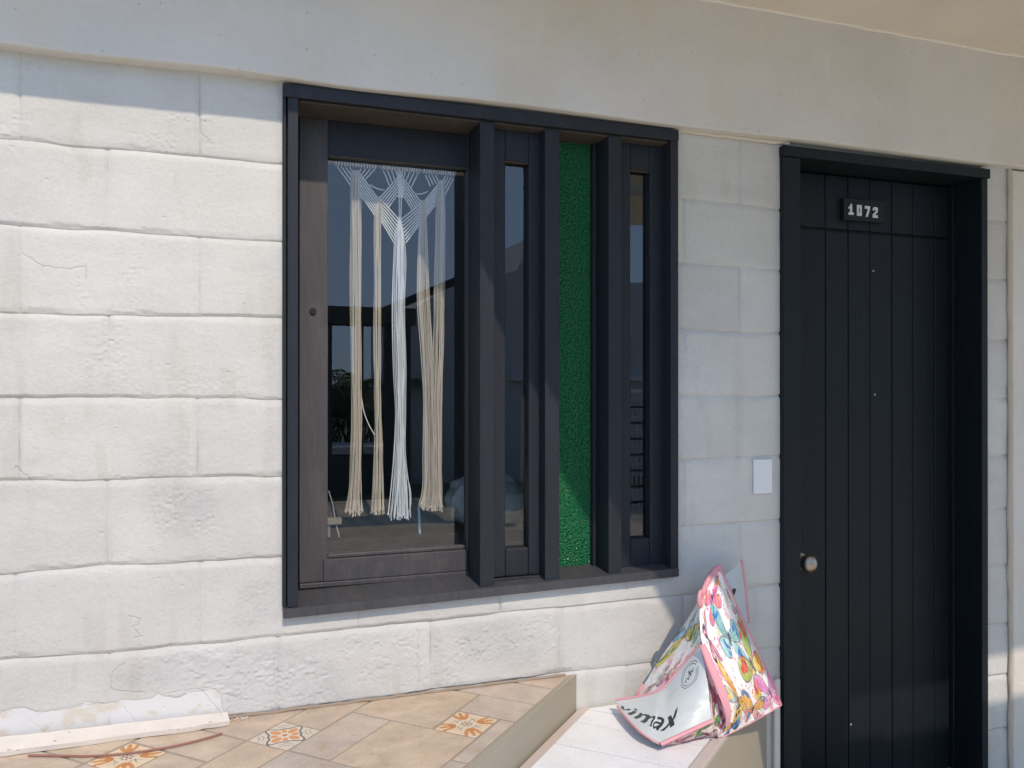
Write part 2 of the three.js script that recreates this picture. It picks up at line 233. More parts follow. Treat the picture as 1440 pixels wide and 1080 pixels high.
const win = group('window', house); win.userData.label = 'wide black timber window with one large sash and narrow lights';
const ZF = 0.02, ZM = 0.012, ZS = -0.108, ZG = -0.122;
const P = (name, x0, x1, y0, y1, z0, z1, m = navy, r = 0.002) => mesh(name, box(x0, x1, y0, y1, z0, z1, r), m, win);
const yHead = YY(500, 147, ZF);                                     // under side of the head board
P('outer_batten', WIN.x0, XX(402.5, ZF), WIN.y0 + 0.028, WIN.y1 - 0.003, -0.02, ZF - 0.006);
P('jamb', XX(404.5, ZF), XX(419.5, ZF), 0.838, yHead, -0.15, ZF);
P('jamb', XX(943.5, ZF), WIN.x1, 0.853, yHead + 0.004, -0.15, ZF);
P('head', WIN.x0, WIN.x1, yHead, WIN.y1, -0.15, ZF + 0.003);
P('head_lining', WIN.x0 + 0.04, WIN.x1 - 0.03, yHead - 0.006, yHead - 0.0005, -0.149, ZF - 0.012, bare, 0.001);
const sillTop = 0.849, sillEdge = 0.836, TILT = 0.0165;
{ // sloping sill with a front face
  const sh = new THREE.Shape([[-0.15, WIN.y0 + 0.001], [ZF + 0.004, WIN.y0 + 0.001], [ZF + 0.004, sillEdge], [ZS + 0.012, sillTop], [-0.15, sillTop]].map(([z, y]) => new THREE.Vector2(-z, y)));
  const g = new THREE.ExtrudeGeometry(sh, { depth: WIN.x1 - 0.004 - (WIN.x0 + 0.002), bevelEnabled: true, bevelThickness: 0.002, bevelSize: 0.002, bevelOffset: -0.002, bevelSegments: 1 }); g.rotateY(Math.PI / 2); g.translate(WIN.x0 + 0.004, 0, 0); { const p = g.attributes.position; for (let i = 0; i < p.count; i++) p.setY(i, p.getY(i) + TILT * (p.getX(i) - WIN.x0)); }
  mesh('sill', metric(g), mat([0.085, 0.088, 0.096], 0.55, { map: woodCol(125, 0.8), bumpMap: woodBump, bumpScale: 0.0015 }), win); }
// mullions
const M1 = [XX(675, ZM), XX(695.5, ZM)], M2 = [XX(766.5, ZM), XX(787, ZM)], M3 = [XX(856, ZM), XX(874, ZM)];
const mb = (x, y) => YY(x, y, ZM);
P('mullion', M1[0], M1[1], mb(682, 826), yHead - 0.004, -0.15, ZM); P('mullion', M2[0], M2[1], mb(778, 817), yHead - 0.004, -0.12, ZM); P('mullion', M3[0], M3[1], mb(864, 808), yHead - 0.004, -0.12, ZM);
// large sash
{ const xl = XX(421, ZS), gl = XX(461, ZS), gr = XX(657, ZS), xr = M1[0] + 0.01, gt = YY(470, 222, ZS), gb = YY(520, 776, ZS), st = YY(440, 166, ZS), sb = sillTop + 0.019;
  P('sash_stile', xl, gl, sb, st, ZS - 0.035, ZS, faded); P('sash_stile', gr, xr, sb, st, ZS - 0.035, ZS, faded);
  P('sash_rail', gl, gr, gt, st, ZS - 0.035, ZS - 0.001, navy); P('sash_rail', gl - 0.012, gr, sb, gb - 0.012, ZS - 0.035, ZS + 0.006, faded);  // top rail takes the darker navy: its shade is put into the colour
  P('glazing_bead', gl, gr, gb - 0.012, gb, ZS - 0.030, ZS - 0.004, faded, 0.004); P('weather_strip', xl, xr, sillTop + 0.004, sb - 0.001, ZS - 0.03, ZS + 0.008, faded, 0.003);
  P('glazing_bead', gl, gr, gt, gt + 0.006, ZS - 0.004, ZS + 0.003, bare, 0.001);
  mesh('glass_pane', metric(new THREE.PlaneGeometry(gr - gl + 0.01, gt - gb + 0.01).translate((gl + gr) / 2, (gt + gb) / 2, ZG)), pane, win);
  const bolt = new THREE.CylinderGeometry(0.008, 0.010, 0.006, 12).rotateX(Math.PI / 2); bolt.translate(XX(440, ZS, 438), YY(440, 438, ZS), ZS + 0.002); mesh('bolt_plug', bolt, navy, win);
}
// narrow lights
function narrow(xa, ga, gb_, xb, yt, ygt, ygb, yb, z, xm, mm, bm) {
  const Z = z; const st = YY(xm, yt, Z), gt = YY(xm, ygt, Z), gb = YY(xm, ygb, Z), sb = YY(xm, yb, Z);
  P('sash_stile', xa, ga, sb, st, Z - 0.035, Z, mm, 0.004); P('sash_stile', gb_, xb, sb, st, Z - 0.035, Z, mm, 0.004); P('sash_rail', ga, gb_, gt, st, Z - 0.035, Z - 0.001, mm); P('sash_rail', ga, gb_, sb, gb, Z - 0.035, Z - 0.001, mm, 0.004);
  P('glazing_bead', ga, gb_, gt - 0.004, gt, Z - 0.02, Z - 0.004, bm, 0.001); P('ledge', xa, xb, sb - 0.014, sb - 0.0005, Z - 0.03, Z + 0.010, mm, 0.004);
  P('packing_strip', xa + 0.004, xb - 0.004, st + 0.0005, st + 0.012, Z - 0.02, Z + 0.002, bm, 0.002);
  mesh('glass_pane', metric(new THREE.PlaneGeometry(gb_ - ga + 0.008, gt - gb + 0.008).translate((ga + gb_) / 2, (gt + gb) / 2, Z - 0.024)), pane, win);
}
narrow(M1[1] + 0.001, XX(711, -0.03), XX(743.5, -0.03), XX(763, -0.03), 177, 227, 771, 810, -0.03, 728, navy, bare);
narrow(M3[1] + 0.001, XX(887, -0.03), XX(914, -0.03), XX(939, -0.03), 194, 239, 757, 800, -0.03, 900, navy, bare);
{ // green textured pane between the second and third mullion
  const z = -0.085, x0 = M2[1], x1 = M3[0], y0 = YY(815, 801, z), y1 = YY(815, 196, z);
  P('glazing_bead', x0, x1, y0 - 0.022, y0, z - 0.01, z + 0.02, navy, 0.004); P('glazing_bead', x0, x1, y1, y1 + 0.02, z - 0.01, z + 0.02, bare, 0.003); P('glazing_bead', x1 - 0.014, x1, y0, y1, z - 0.004, z + 0.02, navy, 0.003);
  const gb = dtex(512, 512, (i, j) => { let d1 = 9; const s = 9, X = i / s, Y = j / s, ci = Math.floor(X), cj = Math.floor(Y), N = Math.floor(512 / s); for (let a = -1; a <= 1; a++) for (let b = -1; b <= 1; b++) { const ii = ci + a, jj = cj + b; const dx = ii + hash(ii, jj, 140) - X, dy = (jj + hash(ii, jj, 141) - Y) * 1.25; d1 = Math.min(d1, Math.hypot(dx, dy)); } const v = clamp(1 - d1 * d1 * 1.1) * 255; return [v, v, v]; }, false, 3.2);
  const green = mat([0.010, 0.26, 0.09], 0.14, { transmission: 0.5, thickness: 0, ior: 1.5, bumpMap: gb, bumpScale: 0.0045 });
  const pn = mesh('glass_pane', metric(new THREE.PlaneGeometry(x1 - x0 - 0.006, y1 - y0 + 0.01).translate((x0 + x1) / 2 - 0.004, (y0 + y1) / 2, z)), green, win); pn.userData.label = 'green hammered glass pane';
}

// ---------------------------------------------------------------- door
const doorMat = mat([0.012, 0.019, 0.025], 0.5, { specularIntensity: 0.5, map: woodCol(150, 0.3), bumpMap: woodBump, bumpScale: 0.0012 });
const door = group('door', house); door.userData.label = 'black vertical plank door with small steel knob';
{ const Q = (name, x0, x1, y0, y1, z0, z1, m = doorMat, r = 0.002) => mesh(name, box(x0, x1, y0, y1, z0, z1, r), m, door);
  const zd = -0.105, jl = XX(1126, ZF, 600), jr = XX(1381, ZF, 600), top = DOOR.y1 - 0.034;
  Q('jamb', DOOR.x0, jl, -0.02, DOOR.y1 - 0.034, -0.14, ZF); Q('jamb', jr, DOOR.x1, -0.02, DOOR.y1 - 0.034, -0.14, ZF); Q('head', DOOR.x0 - 0.002, DOOR.x1 + 0.006, DOOR.y1 - 0.033, DOOR.y1, -0.14, ZF + 0.006);
  Q('stop', jl, jl + 0.012, -0.02, top - 0.001, zd - 0.02, zd + 0.016); Q('stop', jr - 0.012, jr, -0.02, top - 0.001, zd - 0.02, zd + 0.016);
  Q('backing', jl, jr, -0.02, top, zd - 0.04, zd - 0.012);
  const cuts = [1128, 1161, 1193, 1223.5, 1254.6, 1284, 1315, 1348].map((x) => XX(x, zd, 600)); cuts[0] = jl + 0.0125; cuts[7] = jr - 0.0125;
  const ty = YY(1235, 328, zd);
  for (let i = 0; i < 7; i++) { const a = cuts[i] + 0.0012, b = cuts[i + 1] - 0.0012, dz = (hash(i, 1, 7) - 0.5) * 0.0016; Q('plank', a, b, 0.005, ty - 0.004, zd - 0.012, zd + dz, doorMat, 0.003); Q('transom_plank', a, b, ty + 0.004, top - 0.004, zd - 0.012, zd - 0.001 + dz, doorMat, 0.003); }
  // knob
  const kx = XX(1139, zd + 0.05, 793), ky = YY(1139, 793, zd + 0.05);
  const prof = [[0, 0.066], [0.014, 0.065], [0.024, 0.059], [0.030, 0.048], [0.027, 0.036], [0.015, 0.028], [0.012, 0.010], [0.026, 0.006], [0.028, 0.001], [0.028, 0]].map(([r, y]) => new THREE.Vector2(r, y));
  const kg = new THREE.LatheGeometry(prof, 28).rotateX(Math.PI / 2).translate(kx, ky, zd); mesh('knob', kg, mat([0.42, 0.37, 0.32], 0.42, { metalness: 1 }), door).userData.label = 'worn steel door knob';
  // number plate
  const zp = zd + 0.016, px0 = XX(1187, zp, 295), px1 = XX(1243, zp, 295), py0 = YY(1215, 311, zp), py1 = YY(1215, 281, zp);
  const plate = Q('number_plate', px0, px1, py0, py1, zd, zp, mat([0.013, 0.018, 0.022], 0.55, { specularIntensity: 0.5 }), 0.001);
  const H = 0.037, wd = 0.022, S = {                                // blocky digits drawn on a 5 x 7 grid
    1: [[0, 5], [1.2, 5.2], [2, 7], [3.4, 7], [3.4, 1.5], [5, 1.5], [5, 0], [0, 0], [0, 1.5], [1.6, 1.5], [1.6, 4], [0, 3.8]], 0: [[0, 0], [5, 0], [5, 7], [0, 7]],
    7: [[0, 7], [5, 7], [5, 5.2], [2.7, 0], [0.8, 0], [2.9, 5.2], [0, 5.2]], 2: [[0, 5.4], [1.2, 7], [4, 7], [5, 6], [5, 4], [2.2, 1.7], [5, 1.7], [5, 0], [0, 0], [0, 2], [3.1, 4.5], [3.1, 5.3], [1.9, 5.3], [1.1, 4.6]] };
  const dm = mat([0.62, 0.64, 0.66], 0.4), xs = [1192.5, 1204.5, 1215.5, 1226.5].map((x) => XX(x, zp, 296));
  [1, 0, 7, 2].forEach((n, i) => { const s = new THREE.Shape(S[n].map(([x, y]) => new THREE.Vector2(x / 5 * wd * (n === 0 ? 0.9 : 1), y / 7 * H))); if (n === 0) s.holes.push(new THREE.Path([[1.9, 1.7], [3.2, 1.7], [3.2, 5.3], [1.9, 5.3]].map(([x, y]) => new THREE.Vector2(x / 5 * wd * 0.9, y / 7 * H))));
    mesh('digit', new THREE.ExtrudeGeometry(s, { depth: 0.003, bevelEnabled: false }).translate(xs[i], YY(1215, 304.5, zp) - (i - 1.5) * 0.0012, zp + 0.0002), dm, plate); });
  for (const [x, y] of [[1228, 381], [1230, 555], [1196.5, 1019]]) { const b = new THREE.SphereGeometry(0.0042, 10, 8); b.scale(1, 1, 0.5).translate(XX(x, zd, y), YY(x, y, zd), zd + 0.0005); mesh('nail_head', b, mat([0.35, 0.36, 0.36], 0.4, { metalness: 0.6 }), door); }
}

// ---------------------------------------------------------------- tiled landing and steps
const TY = 0.571, SY = 0.472, R2 = Math.SQRT2;
const riserMat = mat([0.46, 0.43, 0.35], 0.8, { map: plasterCol, bumpMap: plasterBump, bumpScale: 0.003 });
const groutMat = mat([0.34, 0.29, 0.22], 0.95, { bumpMap: plasterBump, bumpScale: 0.004 });
const landing = struct(mesh('landing', slabXZ([[-2.4, 0.0], [0.958, 0.0], [-0.242, 1.2], [-2.4, 1.2]], 0, TY - 0.006, 0.004), riserMat, scene));
mesh('grout', slabXZ([[-2.39, 0.001], [0.940, 0.001], [-0.25, 1.19], [-2.39, 1.19]], TY - 0.0059, TY - 0.0022), groutMat, landing);
{ // cement nosing along the slanting edge
  const sh = [[0.958, 0.001], [0.940, 0.001], [-0.25, 1.19], [-0.242, 1.199]]; mesh('nosing', slabXZ(sh, TY - 0.0058, TY - 0.001, 0.001), riserMat, landing); }
function clip(poly, f) { const o = []; for (let i = 0; i < poly.length; i++) { const a = poly[i], b = poly[(i + 1) % poly.length], fa = f(a), fb = f(b); if (fa >= 0) o.push(a); if (fa * fb < 0) { const t = fa / (fa - fb); o.push([a[0] + (b[0] - a[0]) * t, a[1] + (b[1] - a[1]) * t]); } } return o; }
const PP = (i) => 0.143 + 0.1193 * i, QQ = (i) => -0.07 + 0.1215 * i;
const travB = dtex(512, 512, (i, j) => { const v = 128 + 70 * (fbm(i / 40, j / 25, 4, 160) - 0.5) + 22 * (vn(i / 3, j / 3, 161) - 0.5); return [v, v, v]; }, false, 2.3);
const trav = (seed, c) => mat(c, 0.55, { bumpMap: travB, bumpScale: 0.0015, map: dtex(512, 512, (i, j) => { const b = fbm(i / 70, j / 45, 5, seed), p = smooth(0.6, 0.78, fbm(i / 22, j / 22, 4, seed + 2)), f = vn(i / 2, j / 2, seed + 4), sp = smooth(0.80, 0.86, vn(i / 7, j / 7, seed + 6)) * 13; const v = 222 + 46 * (b - 0.5) + 10 * (f - 0.5) - sp; return [clamp(v, 0, 255), clamp(v - 8 * p, 0, 255), clamp(v - 18 * p, 0, 255)]; }, true, 2.3) });
const tileM = [trav(200, [0.72, 0.58, 0.42]), trav(220, [0.70, 0.56, 0.42]), trav(240, [0.68, 0.57, 0.46]), trav(260, [0.64, 0.55, 0.46])];
const decorTile = (kind) => ctex(canvas(256, 256, (g) => {
  const r = rng(kind * 31 + 3); g.fillStyle = kind ? '#e6d3b4' : '#d9cfbf'; g.fillRect(0, 0, 256, 256); g.translate(128, 128);
  for (let q = 0; q < 4; q++) { g.save(); g.rotate(q * Math.PI / 2);
    if (kind === 0) { g.strokeStyle = '#8d8b88'; g.lineWidth = 4; g.beginPath(); g.arc(104, 104, 46, Math.PI, 1.5 * Math.PI); g.stroke(); g.beginPath(); g.arc(104, 104, 26, Math.PI, 1.5 * Math.PI); g.stroke(); g.strokeStyle = '#c1b5a4'; g.lineWidth = 8; g.beginPath(); g.moveTo(66, 120); g.quadraticCurveTo(86, 86, 120, 66); g.stroke(); }
    else { g.fillStyle = '#cf8f4f'; for (const a of [0.5, 0.785, 1.07]) { g.save(); g.rotate(a); g.beginPath(); g.ellipse(112, 0, 42, 11, 0, 0, 7); g.fill(); g.restore(); } g.fillStyle = '#c98446'; g.save(); g.rotate(0.785); g.beginPath(); g.ellipse(76, 0, 20, 26, 0, 0, 7); g.fill(); g.restore(); g.fillStyle = '#7d8a86'; g.beginPath(); g.ellipse(58, 0, 12, 5, 0.6, 0, 7); g.fill(); g.beginPath(); g.ellipse(52, 20, 10, 4, -0.5, 0, 7); g.fill(); g.strokeStyle = '#8b8371'; g.lineWidth = 3; g.beginPath(); g.arc(84, 0, 15, 1, 5); g.stroke(); }
    g.restore(); }
  if (kind === 0) { const lobe = (s) => { g.beginPath(); for (let a = 0; a <= 64; a++) { const t = a / 64 * Math.PI * 2, rr = s * (72 + 15 * Math.cos(4 * t) + 7 * Math.cos(8 * t)); g.lineTo(rr * Math.cos(t), rr * Math.sin(t)); } g.closePath(); }; g.fillStyle = '#e3d6c2'; g.strokeStyle = '#5b5f66'; g.lineWidth = 9; lobe(1.28); g.fill(); g.stroke(); g.fillStyle = '#d9995f'; for (let a = 0; a < 8; a++) { g.save(); g.rotate(a * Math.PI / 4); g.beginPath(); g.ellipse(a % 2 ? 52 : 60, 0, a % 2 ? 20 : 32, a % 2 ? 14 : 19, 0, 0, 7); g.fill(); g.restore(); } g.fillStyle = '#c47f45'; g.beginPath(); g.arc(0, 0, 13, 0, 7); g.fill(); }
  else { g.fillStyle = '#6f8286'; for (let a = 0; a < 8; a++) { g.save(); g.rotate(a * Math.PI / 4); g.beginPath(); g.ellipse(24, 0, 10, 5, 0, 0, 7); g.fill(); g.restore(); } g.fillStyle = '#b06f42'; g.beginPath(); g.arc(0, 0, 9, 0, 7); g.fill(); }
  g.setTransform(1, 0, 0, 1, 0, 0); for (let n = 0; n < 4200; n++) { g.fillStyle = `rgba(222,206,182,${r() * 0.4})`; g.fillRect(r() * 256, r() * 256, 1 + 3 * r(), 1 + 2 * r()); }
}));
const decorM = [0, 1].map((k) => mat([0.86, 0.84, 0.82], 0.5, { map: decorTile(k), bumpMap: travB, bumpScale: 0.001 }));
// [p0, p1, q0, q1, kind]: kind 4, 5 = decorated inserts; laid on the diagonal as read from the photograph
const tiles = [[0, 1, 0, 1, 4], [3, 4, 2, 3, 5], [-2, -1, -2, -1, 5], [1, 2, 0, 2, 2], [2, 4, 0, 2, 0], [1, 3, 2, 4, 0], [3, 5, 3, 4, 2], [4, 5, 1, 3, 2], [4, 5, -1, 1, 3], [0, 1, 1, 3, 1], [-2, 0, 0, 2, 1], [-2, 0, -1, 0, 1], [0, 1, -2, 0, 0], [1, 3, -2, 0, 3], [3, 4, -1, 0, 4],
  [2, 5, 4, 5, 2], [3, 6, 5, 7, 1], [-1, 0, -2, -1, 1], [-4, -2, -2, 0, 0], [-2, -1, -4, -2, 2], [-4, -2, -4, -2, 1], [-1, 1, -4, -2, 0], [1, 3, -4, -2, 1], [3, 5, -3, -1, 0], [-6, -4, -3, -1, 2], [-6, -4, -5, -3, 0], [-6, -4, -1, 1, 1], [-4, -2, 0, 2, 0], [-8, -6, -3, -1, 0], [-8, -6, -5, -3, 1]];
for (let a = -16; a < 6; a += 2) for (let b = -18; b < -4; b += 2) if (a < -8 || b < -6) tiles.push([a, a + 2, b, b + 2, (hash(a, b, 4) * 3) | 0]);
tiles.forEach(([a, b, c, d, kind], n) => {
  const e = 0.0032 + hash(n, 1, 3) * 0.0012, j = (s) => (hash(n, s, 5) - 0.5) * 0.003; let poly = [[PP(a) + e + j(1), QQ(c) + e + j(2)], [PP(b) - e + j(3), QQ(c) + e + j(2)], [PP(b) - e + j(3), QQ(d) - e + j(4)], [PP(a) + e + j(1), QQ(d) - e + j(4)]].map(([p, q]) => [(p + q) / R2, (p - q) / R2]);
  poly = clip(poly, ([, z]) => z - 0.006); poly = clip(poly, ([x, z]) => 0.935 - x - z); poly = clip(poly, ([, z]) => 1.185 - z); poly = clip(poly, ([x]) => x + 2.38);
  if (poly.length < 3) return; let ar = 0; poly.forEach((p, i) => { const q = poly[(i + 1) % poly.length]; ar += p[0] * q[1] - p[1] * q[0]; }); if (Math.abs(ar) < 0.0008) return;
  const g = slabXZ(poly, TY - 0.0058, TY + (hash(n, 7, 2) - 0.5) * 0.0010, 0.0012), p = g.attributes.position, uv = g.attributes.uv;
  for (let i = 0; i < p.count; i++) { const x = p.getX(i), z = p.getZ(i); if (kind >= 4) uv.setXY(i, ((x + z) / R2 - PP(a)) / (PP(b) - PP(a)), ((x - z) / R2 - QQ(c)) / (QQ(d) - QQ(c))); else { const t = hash(n, 9, 1) * 6.28; uv.setXY(i, x * Math.cos(t) - z * Math.sin(t) + n * 0.37, x * Math.sin(t) + z * Math.cos(t) + n * 0.71); } }
  const o = mesh('tile', g, kind >= 4 ? decorM[kind - 4] : tileM[kind], landing); if (kind >= 4) o.userData.label = kind === 4 ? 'small tile with orange rosette in grey outline' : 'small tile with orange corner leaves';
});
{ // crumbling mortar line where the tiles meet the wall
  const r = rng(41), pts = []; for (let x = -0.7; x < 0.94; x += 0.02) pts.push(new THREE.Vector3(x, TY + 0.001 + r() * 0.003, 0.004 + r() * 0.003));
  mesh('mortar_line', tube(pts, 0.0055, 240, 5), mat([0.30, 0.24, 0.18], 0.95), landing); }
// white painted step, one slanting tread lower
const E0 = [1.61, 0], E1 = [1.103, 0.431], eDir = [(E1[0] - E0[0]), (E1[1] - E0[1])], edgeAt = (t) => [E0[0] + eDir[0] * t, E0[1] + eDir[1] * t];
const step = struct(mesh('step', slabXZ([[0.962, 0.0], [1.61, 0.0], edgeAt(2.2), [edgeAt(2.2)[0] - 0.30, edgeAt(2.2)[1] + 0.30 - 0.1], [-0.02, 0.984]], 0, SY - 0.012, 0.005), riserMat, scene));
const whiteM = [0, 1].map((k) => mat([0.88 - 0.02 * k, 0.89 - 0.02 * k, 0.89 - 0.02 * k], 0.45, { bumpMap: travB, bumpScale: 0.0012, map: dtex(512, 512, (i, j) => { const v = 246 + 16 * (fbm(i / 60, j / 60, 4, 280 + k) - 0.5) - (vn(i / 8, j / 8, 281 + k) > 0.90 ? 16 : 0); return [v, v, v]; }, true, 2.2) }));
const pinkish = mat([0.72, 0.64, 0.60], 0.8, { map: plasterCol, bumpMap: plasterBump, bumpScale: 0.003 });
mesh('mortar_bed', slabXZ([[0.966, 0.002], [1.600, 0.002], edgeAt(2.19), [0.4, 1.15], [-0.016, 0.984]], SY - 0.0119, SY - 0.0112), mat([0.42, 0.39, 0.35], 0.95), step);
mesh('border', slabXZ([[0.966, 0.002], [1.0, 0.002], [0.02, 0.986], [-0.016, 0.984]], SY - 0.0111, SY - 0.0006, 0.0008), pinkish, step); mesh('border', slabXZ([[1.566, 0.002], [1.606, 0.002], edgeAt(2.15), [edgeAt(2.15)[0] - 0.04, edgeAt(2.15)[1]]], SY - 0.0111, SY - 0.0006, 0.0008), pinkish, step);
{ // boards run across the tread
  const u = [1 / R2, 1 / R2], s0 = [0.966, 0]; // along the boards, start of the left border
  let n = 0; for (const [a, b] of [[-0.5, -0.115], [-0.115, 0.0], [0.0, 0.0951], [0.0951, 0.2465], [0.2465, 0.398], [0.398, 0.55], [0.55, 0.70], [0.70, 0.85], [0.85, 1.0]]) {
    const A = a + 0.0022, B = b - 0.0022, q = (s, w) => [s0[0] - s / R2 + w * u[0], s0[1] + s / R2 + w * u[1]]; let poly = [q(A, 0.027), q(A, 0.9), q(B, 0.9), q(B, 0.027)];
    poly = clip(poly, ([, z]) => z - 0.014); poly = clip(poly, ([x, z]) => { const t = (z - E0[1]) / eDir[1]; return E0[0] + eDir[0] * t - 0.048 - x; }); poly = clip(poly, ([x, z]) => 1.15 - z);
    if (poly.length < 3) continue; mesh('board', slabXZ(poly.reverse(), SY - 0.0111, SY + (hash(n, 3, 3) - 0.5) * 0.0006, 0.0006), whiteM[n % 2], step); n++; } }
// lower step towards the door
struct(mesh('lower_step', slabXZ([[1.63, 0.0], [2.0, 0.0], [1.45, 0.60], [1.06, 0.60]], 0, 0.09, 0.005), riserMat, scene));
struct(mesh('threshold', box(1.60, 2.58, -0.1, 0.02, -0.14, 0.10, 0.004), riserMat, scene));

// ---------------------------------------------------------------- macrame hanging
{ const m = group('macrame_hanging'); tag(m, 'knotted cotton macrame hanging with five long tassels inside the large window pane', 'macrame');
  const z = -0.150, cream = mat([0.72, 0.62, 0.50], 0.95, { sheen: 0.3, bumpMap: woodBump, bumpScale: 0.001 }), white = mat([0.86, 0.88, 0.90], 0.95, { sheen: 0.3 }), tc = mat([0.74, 0.72, 0.68], 0.95);
  const Ym = YY(560, 234, z), rodG = new THREE.CylinderGeometry(0.0095, 0.0095, XX(662, z) - XX(452, z), 12, 20).rotateZ(Math.PI / 2); { const p = rodG.attributes.position; for (let i = 0; i < p.count; i++) p.setY(i, p.getY(i) * (1 + 0.1 * (hash(i, 0, 1) - 0.5))); } rodG.translate((XX(662, z) + XX(452, z)) / 2, Ym, z - 0.004);
  mesh('dowel', rodG, mat([0.36, 0.25, 0.15], 0.8, { bumpMap: woodBump, bumpScale: 0.002 }), m);
  const w = (x, y, dz = 0) => { const q = W(x, y, z); return new THREE.Vector3(q[0], q[1], z + dz); };
  const r = rng(301);
  // lark's-head loops on the dowel
  for (const [a, b, n] of [[472, 528, 15], [538, 589, 16], [596, 640, 14]]) for (let i = 0; i < n; i++) { const x = XX(a + (b - a) * i / (n - 1), z); const t = new THREE.TorusGeometry(0.0115, 0.0021, 5, 14).rotateY(Math.PI / 2 + (r() - 0.5) * 0.2).translate(x, Ym, z - 0.004); mesh('knot', t, tc, m); }
  const cord = (x0, y0, x1, y1, dz = 0.004, sag = 0) => mesh('cord', tube([w(x0, y0, dz), w((x0 + x1) / 2, (y0 + y1) / 2 + sag, dz + 0.002), w(x1, y1, dz)], 0.0021, 8, 5), tc, m);
  const fan = (ax, ay, bx, by, cx, cy, dx, dy, n, dz) => { for (let i = 0; i < n; i++) { const t = n === 1 ? 0 : i / (n - 1); cord(ax + (bx - ax) * t, ay + (by - ay) * t, cx + (dx - cx) * t, cy + (dy - cy) * t, dz); } };
  fan(474, 234, 492, 236, 495, 264, 497, 244, 4, 0); fan(527, 238, 508, 237, 512, 254, 503, 246, 4, -0.003);
  fan(539, 240, 556, 240, 548, 262, 560, 252, 4, 0); fan(588, 243, 570, 242, 578, 264, 566, 252, 4, 0); fan(558, 239, 566, 240, 560, 252, 564, 252, 4, 0.003);
  fan(598, 246, 612, 246, 605, 262, 617, 256, 4, 0); fan(638, 250, 626, 248, 625, 275, 622, 257, 4, 0);
  fan(505, 244, 506, 274, 531, 280, 527, 304, 7, 0.004); fan(559, 250, 558, 275, 532, 281, 546, 292, 6, 0.005); fan(567, 252, 567, 276, 592, 286, 579, 296, 6, 0.005);
  fan(616, 259, 612, 288, 596, 284, 598, 306, 7, 0.004); fan(534, 281, 535, 311, 560, 309, 554, 343, 8, 0.006); fan(591, 287, 589, 316, 564, 309, 570, 342, 8, 0.006); fan(561, 278, 564, 278, 561, 312, 563, 312, 2, 0.003);
  cord(520, 259, 541, 267, -0.004, 2); cord(584, 272, 602, 269, -0.004, 2); mesh('cord', tube([w(508, 558), w(512, 580), w(519, 598), w(527, 612)], 0.0016, 12, 5), tc, m); mesh('cord', tube([w(571, 665), w(577, 690), w(577, 712), w(574, 722)], 0.0016, 12, 5), white, m);
  const tassel = (path, n, mt, cr) => { const parts = []; for (let i = 0; i < n; i++) { const f = (i + 0.5) / n * 2 - 1 + (r() - 0.5) * 0.5, dp = (r() - 0.5), ph = r() * 6.28, cut = (r() - 0.5) * 9, pts = []; path.forEach(([x, y, hw], k) => { const last = k === path.length - 1; const p = w(x + f * hw + 0.8 * Math.sin(ph + k * 2.3), y + (last ? cut : 0), 0.002); p.z += dp * (0.006 + hw * 0.0009) * Math.min(1, k * 0.5 + 0.3) + (1 - f * f) * 0.004; pts.push(p); }); const sh = 0.68 + 0.36 * r(), tint = (g, s) => { g = g.toNonIndexed(); const c = new Float32Array(g.attributes.position.count * 3); for (let q = 0; q < c.length; q++) c[q] = s * (1 - 0.05 * (q % 3) * (1 - s)); g.setAttribute('color', new THREE.BufferAttribute(c, 3)); return g; }; parts.push(tint(tube(pts, cr * (0.8 + 0.4 * r()), 34, 5), sh)); const e = pts[pts.length - 1]; parts.push(tint(new THREE.SphereGeometry(cr * (1.2 + 0.8 * r()), 6, 5).scale(1, 1.6, 1).translate(e.x, e.y, e.z), sh)); } const mv = mt.clone(); mv.vertexColors = true; mesh('tassel', mergeGeometries(parts), mv, m); };
  fan(559, 252, 567, 253, 560, 278, 566, 279, 5, 0.003);
  tassel([[499.5, 240, 4], [500, 262, 6], [500, 310, 6.2], [500, 400, 6], [500.5, 500, 6], [501, 590, 5.8], [500.5, 645, 6], [499, 690, 7.5], [497.5, 721, 10]], 34, cream, 0.00135);
  tassel([[532, 277, 3], [531, 300, 4.5], [530.5, 400, 4.5], [530.5, 500, 4.5], [531, 560, 4.2], [532, 620, 5], [531.5, 680, 7], [531, 719, 9.5]], 24, cream, 0.00135);
  tassel([[562, 306, 2.5], [562, 330, 5], [562, 360, 7.5], [561, 430, 8], [562.5, 520, 7.5], [563, 580, 6.5], [563, 640, 7.5], [563, 690, 11.5], [562, 726, 14.5]], 44, white, 0.00135);
  tassel([[594, 282, 3], [594.5, 320, 5.5], [595.5, 420, 7], [600, 500, 7], [603, 560, 7], [604, 640, 7.5], [603, 690, 8.5], [601, 713, 10.5]], 34, cream, 0.00135);
  tassel([[620, 254, 4], [620, 300, 6], [618.5, 400, 6.2], [617, 480, 6.5], [615, 560, 6.5], [613, 640, 7.5], [613, 690, 8.5], [612.5, 714, 9.5]], 34, cream, 0.00135);
}

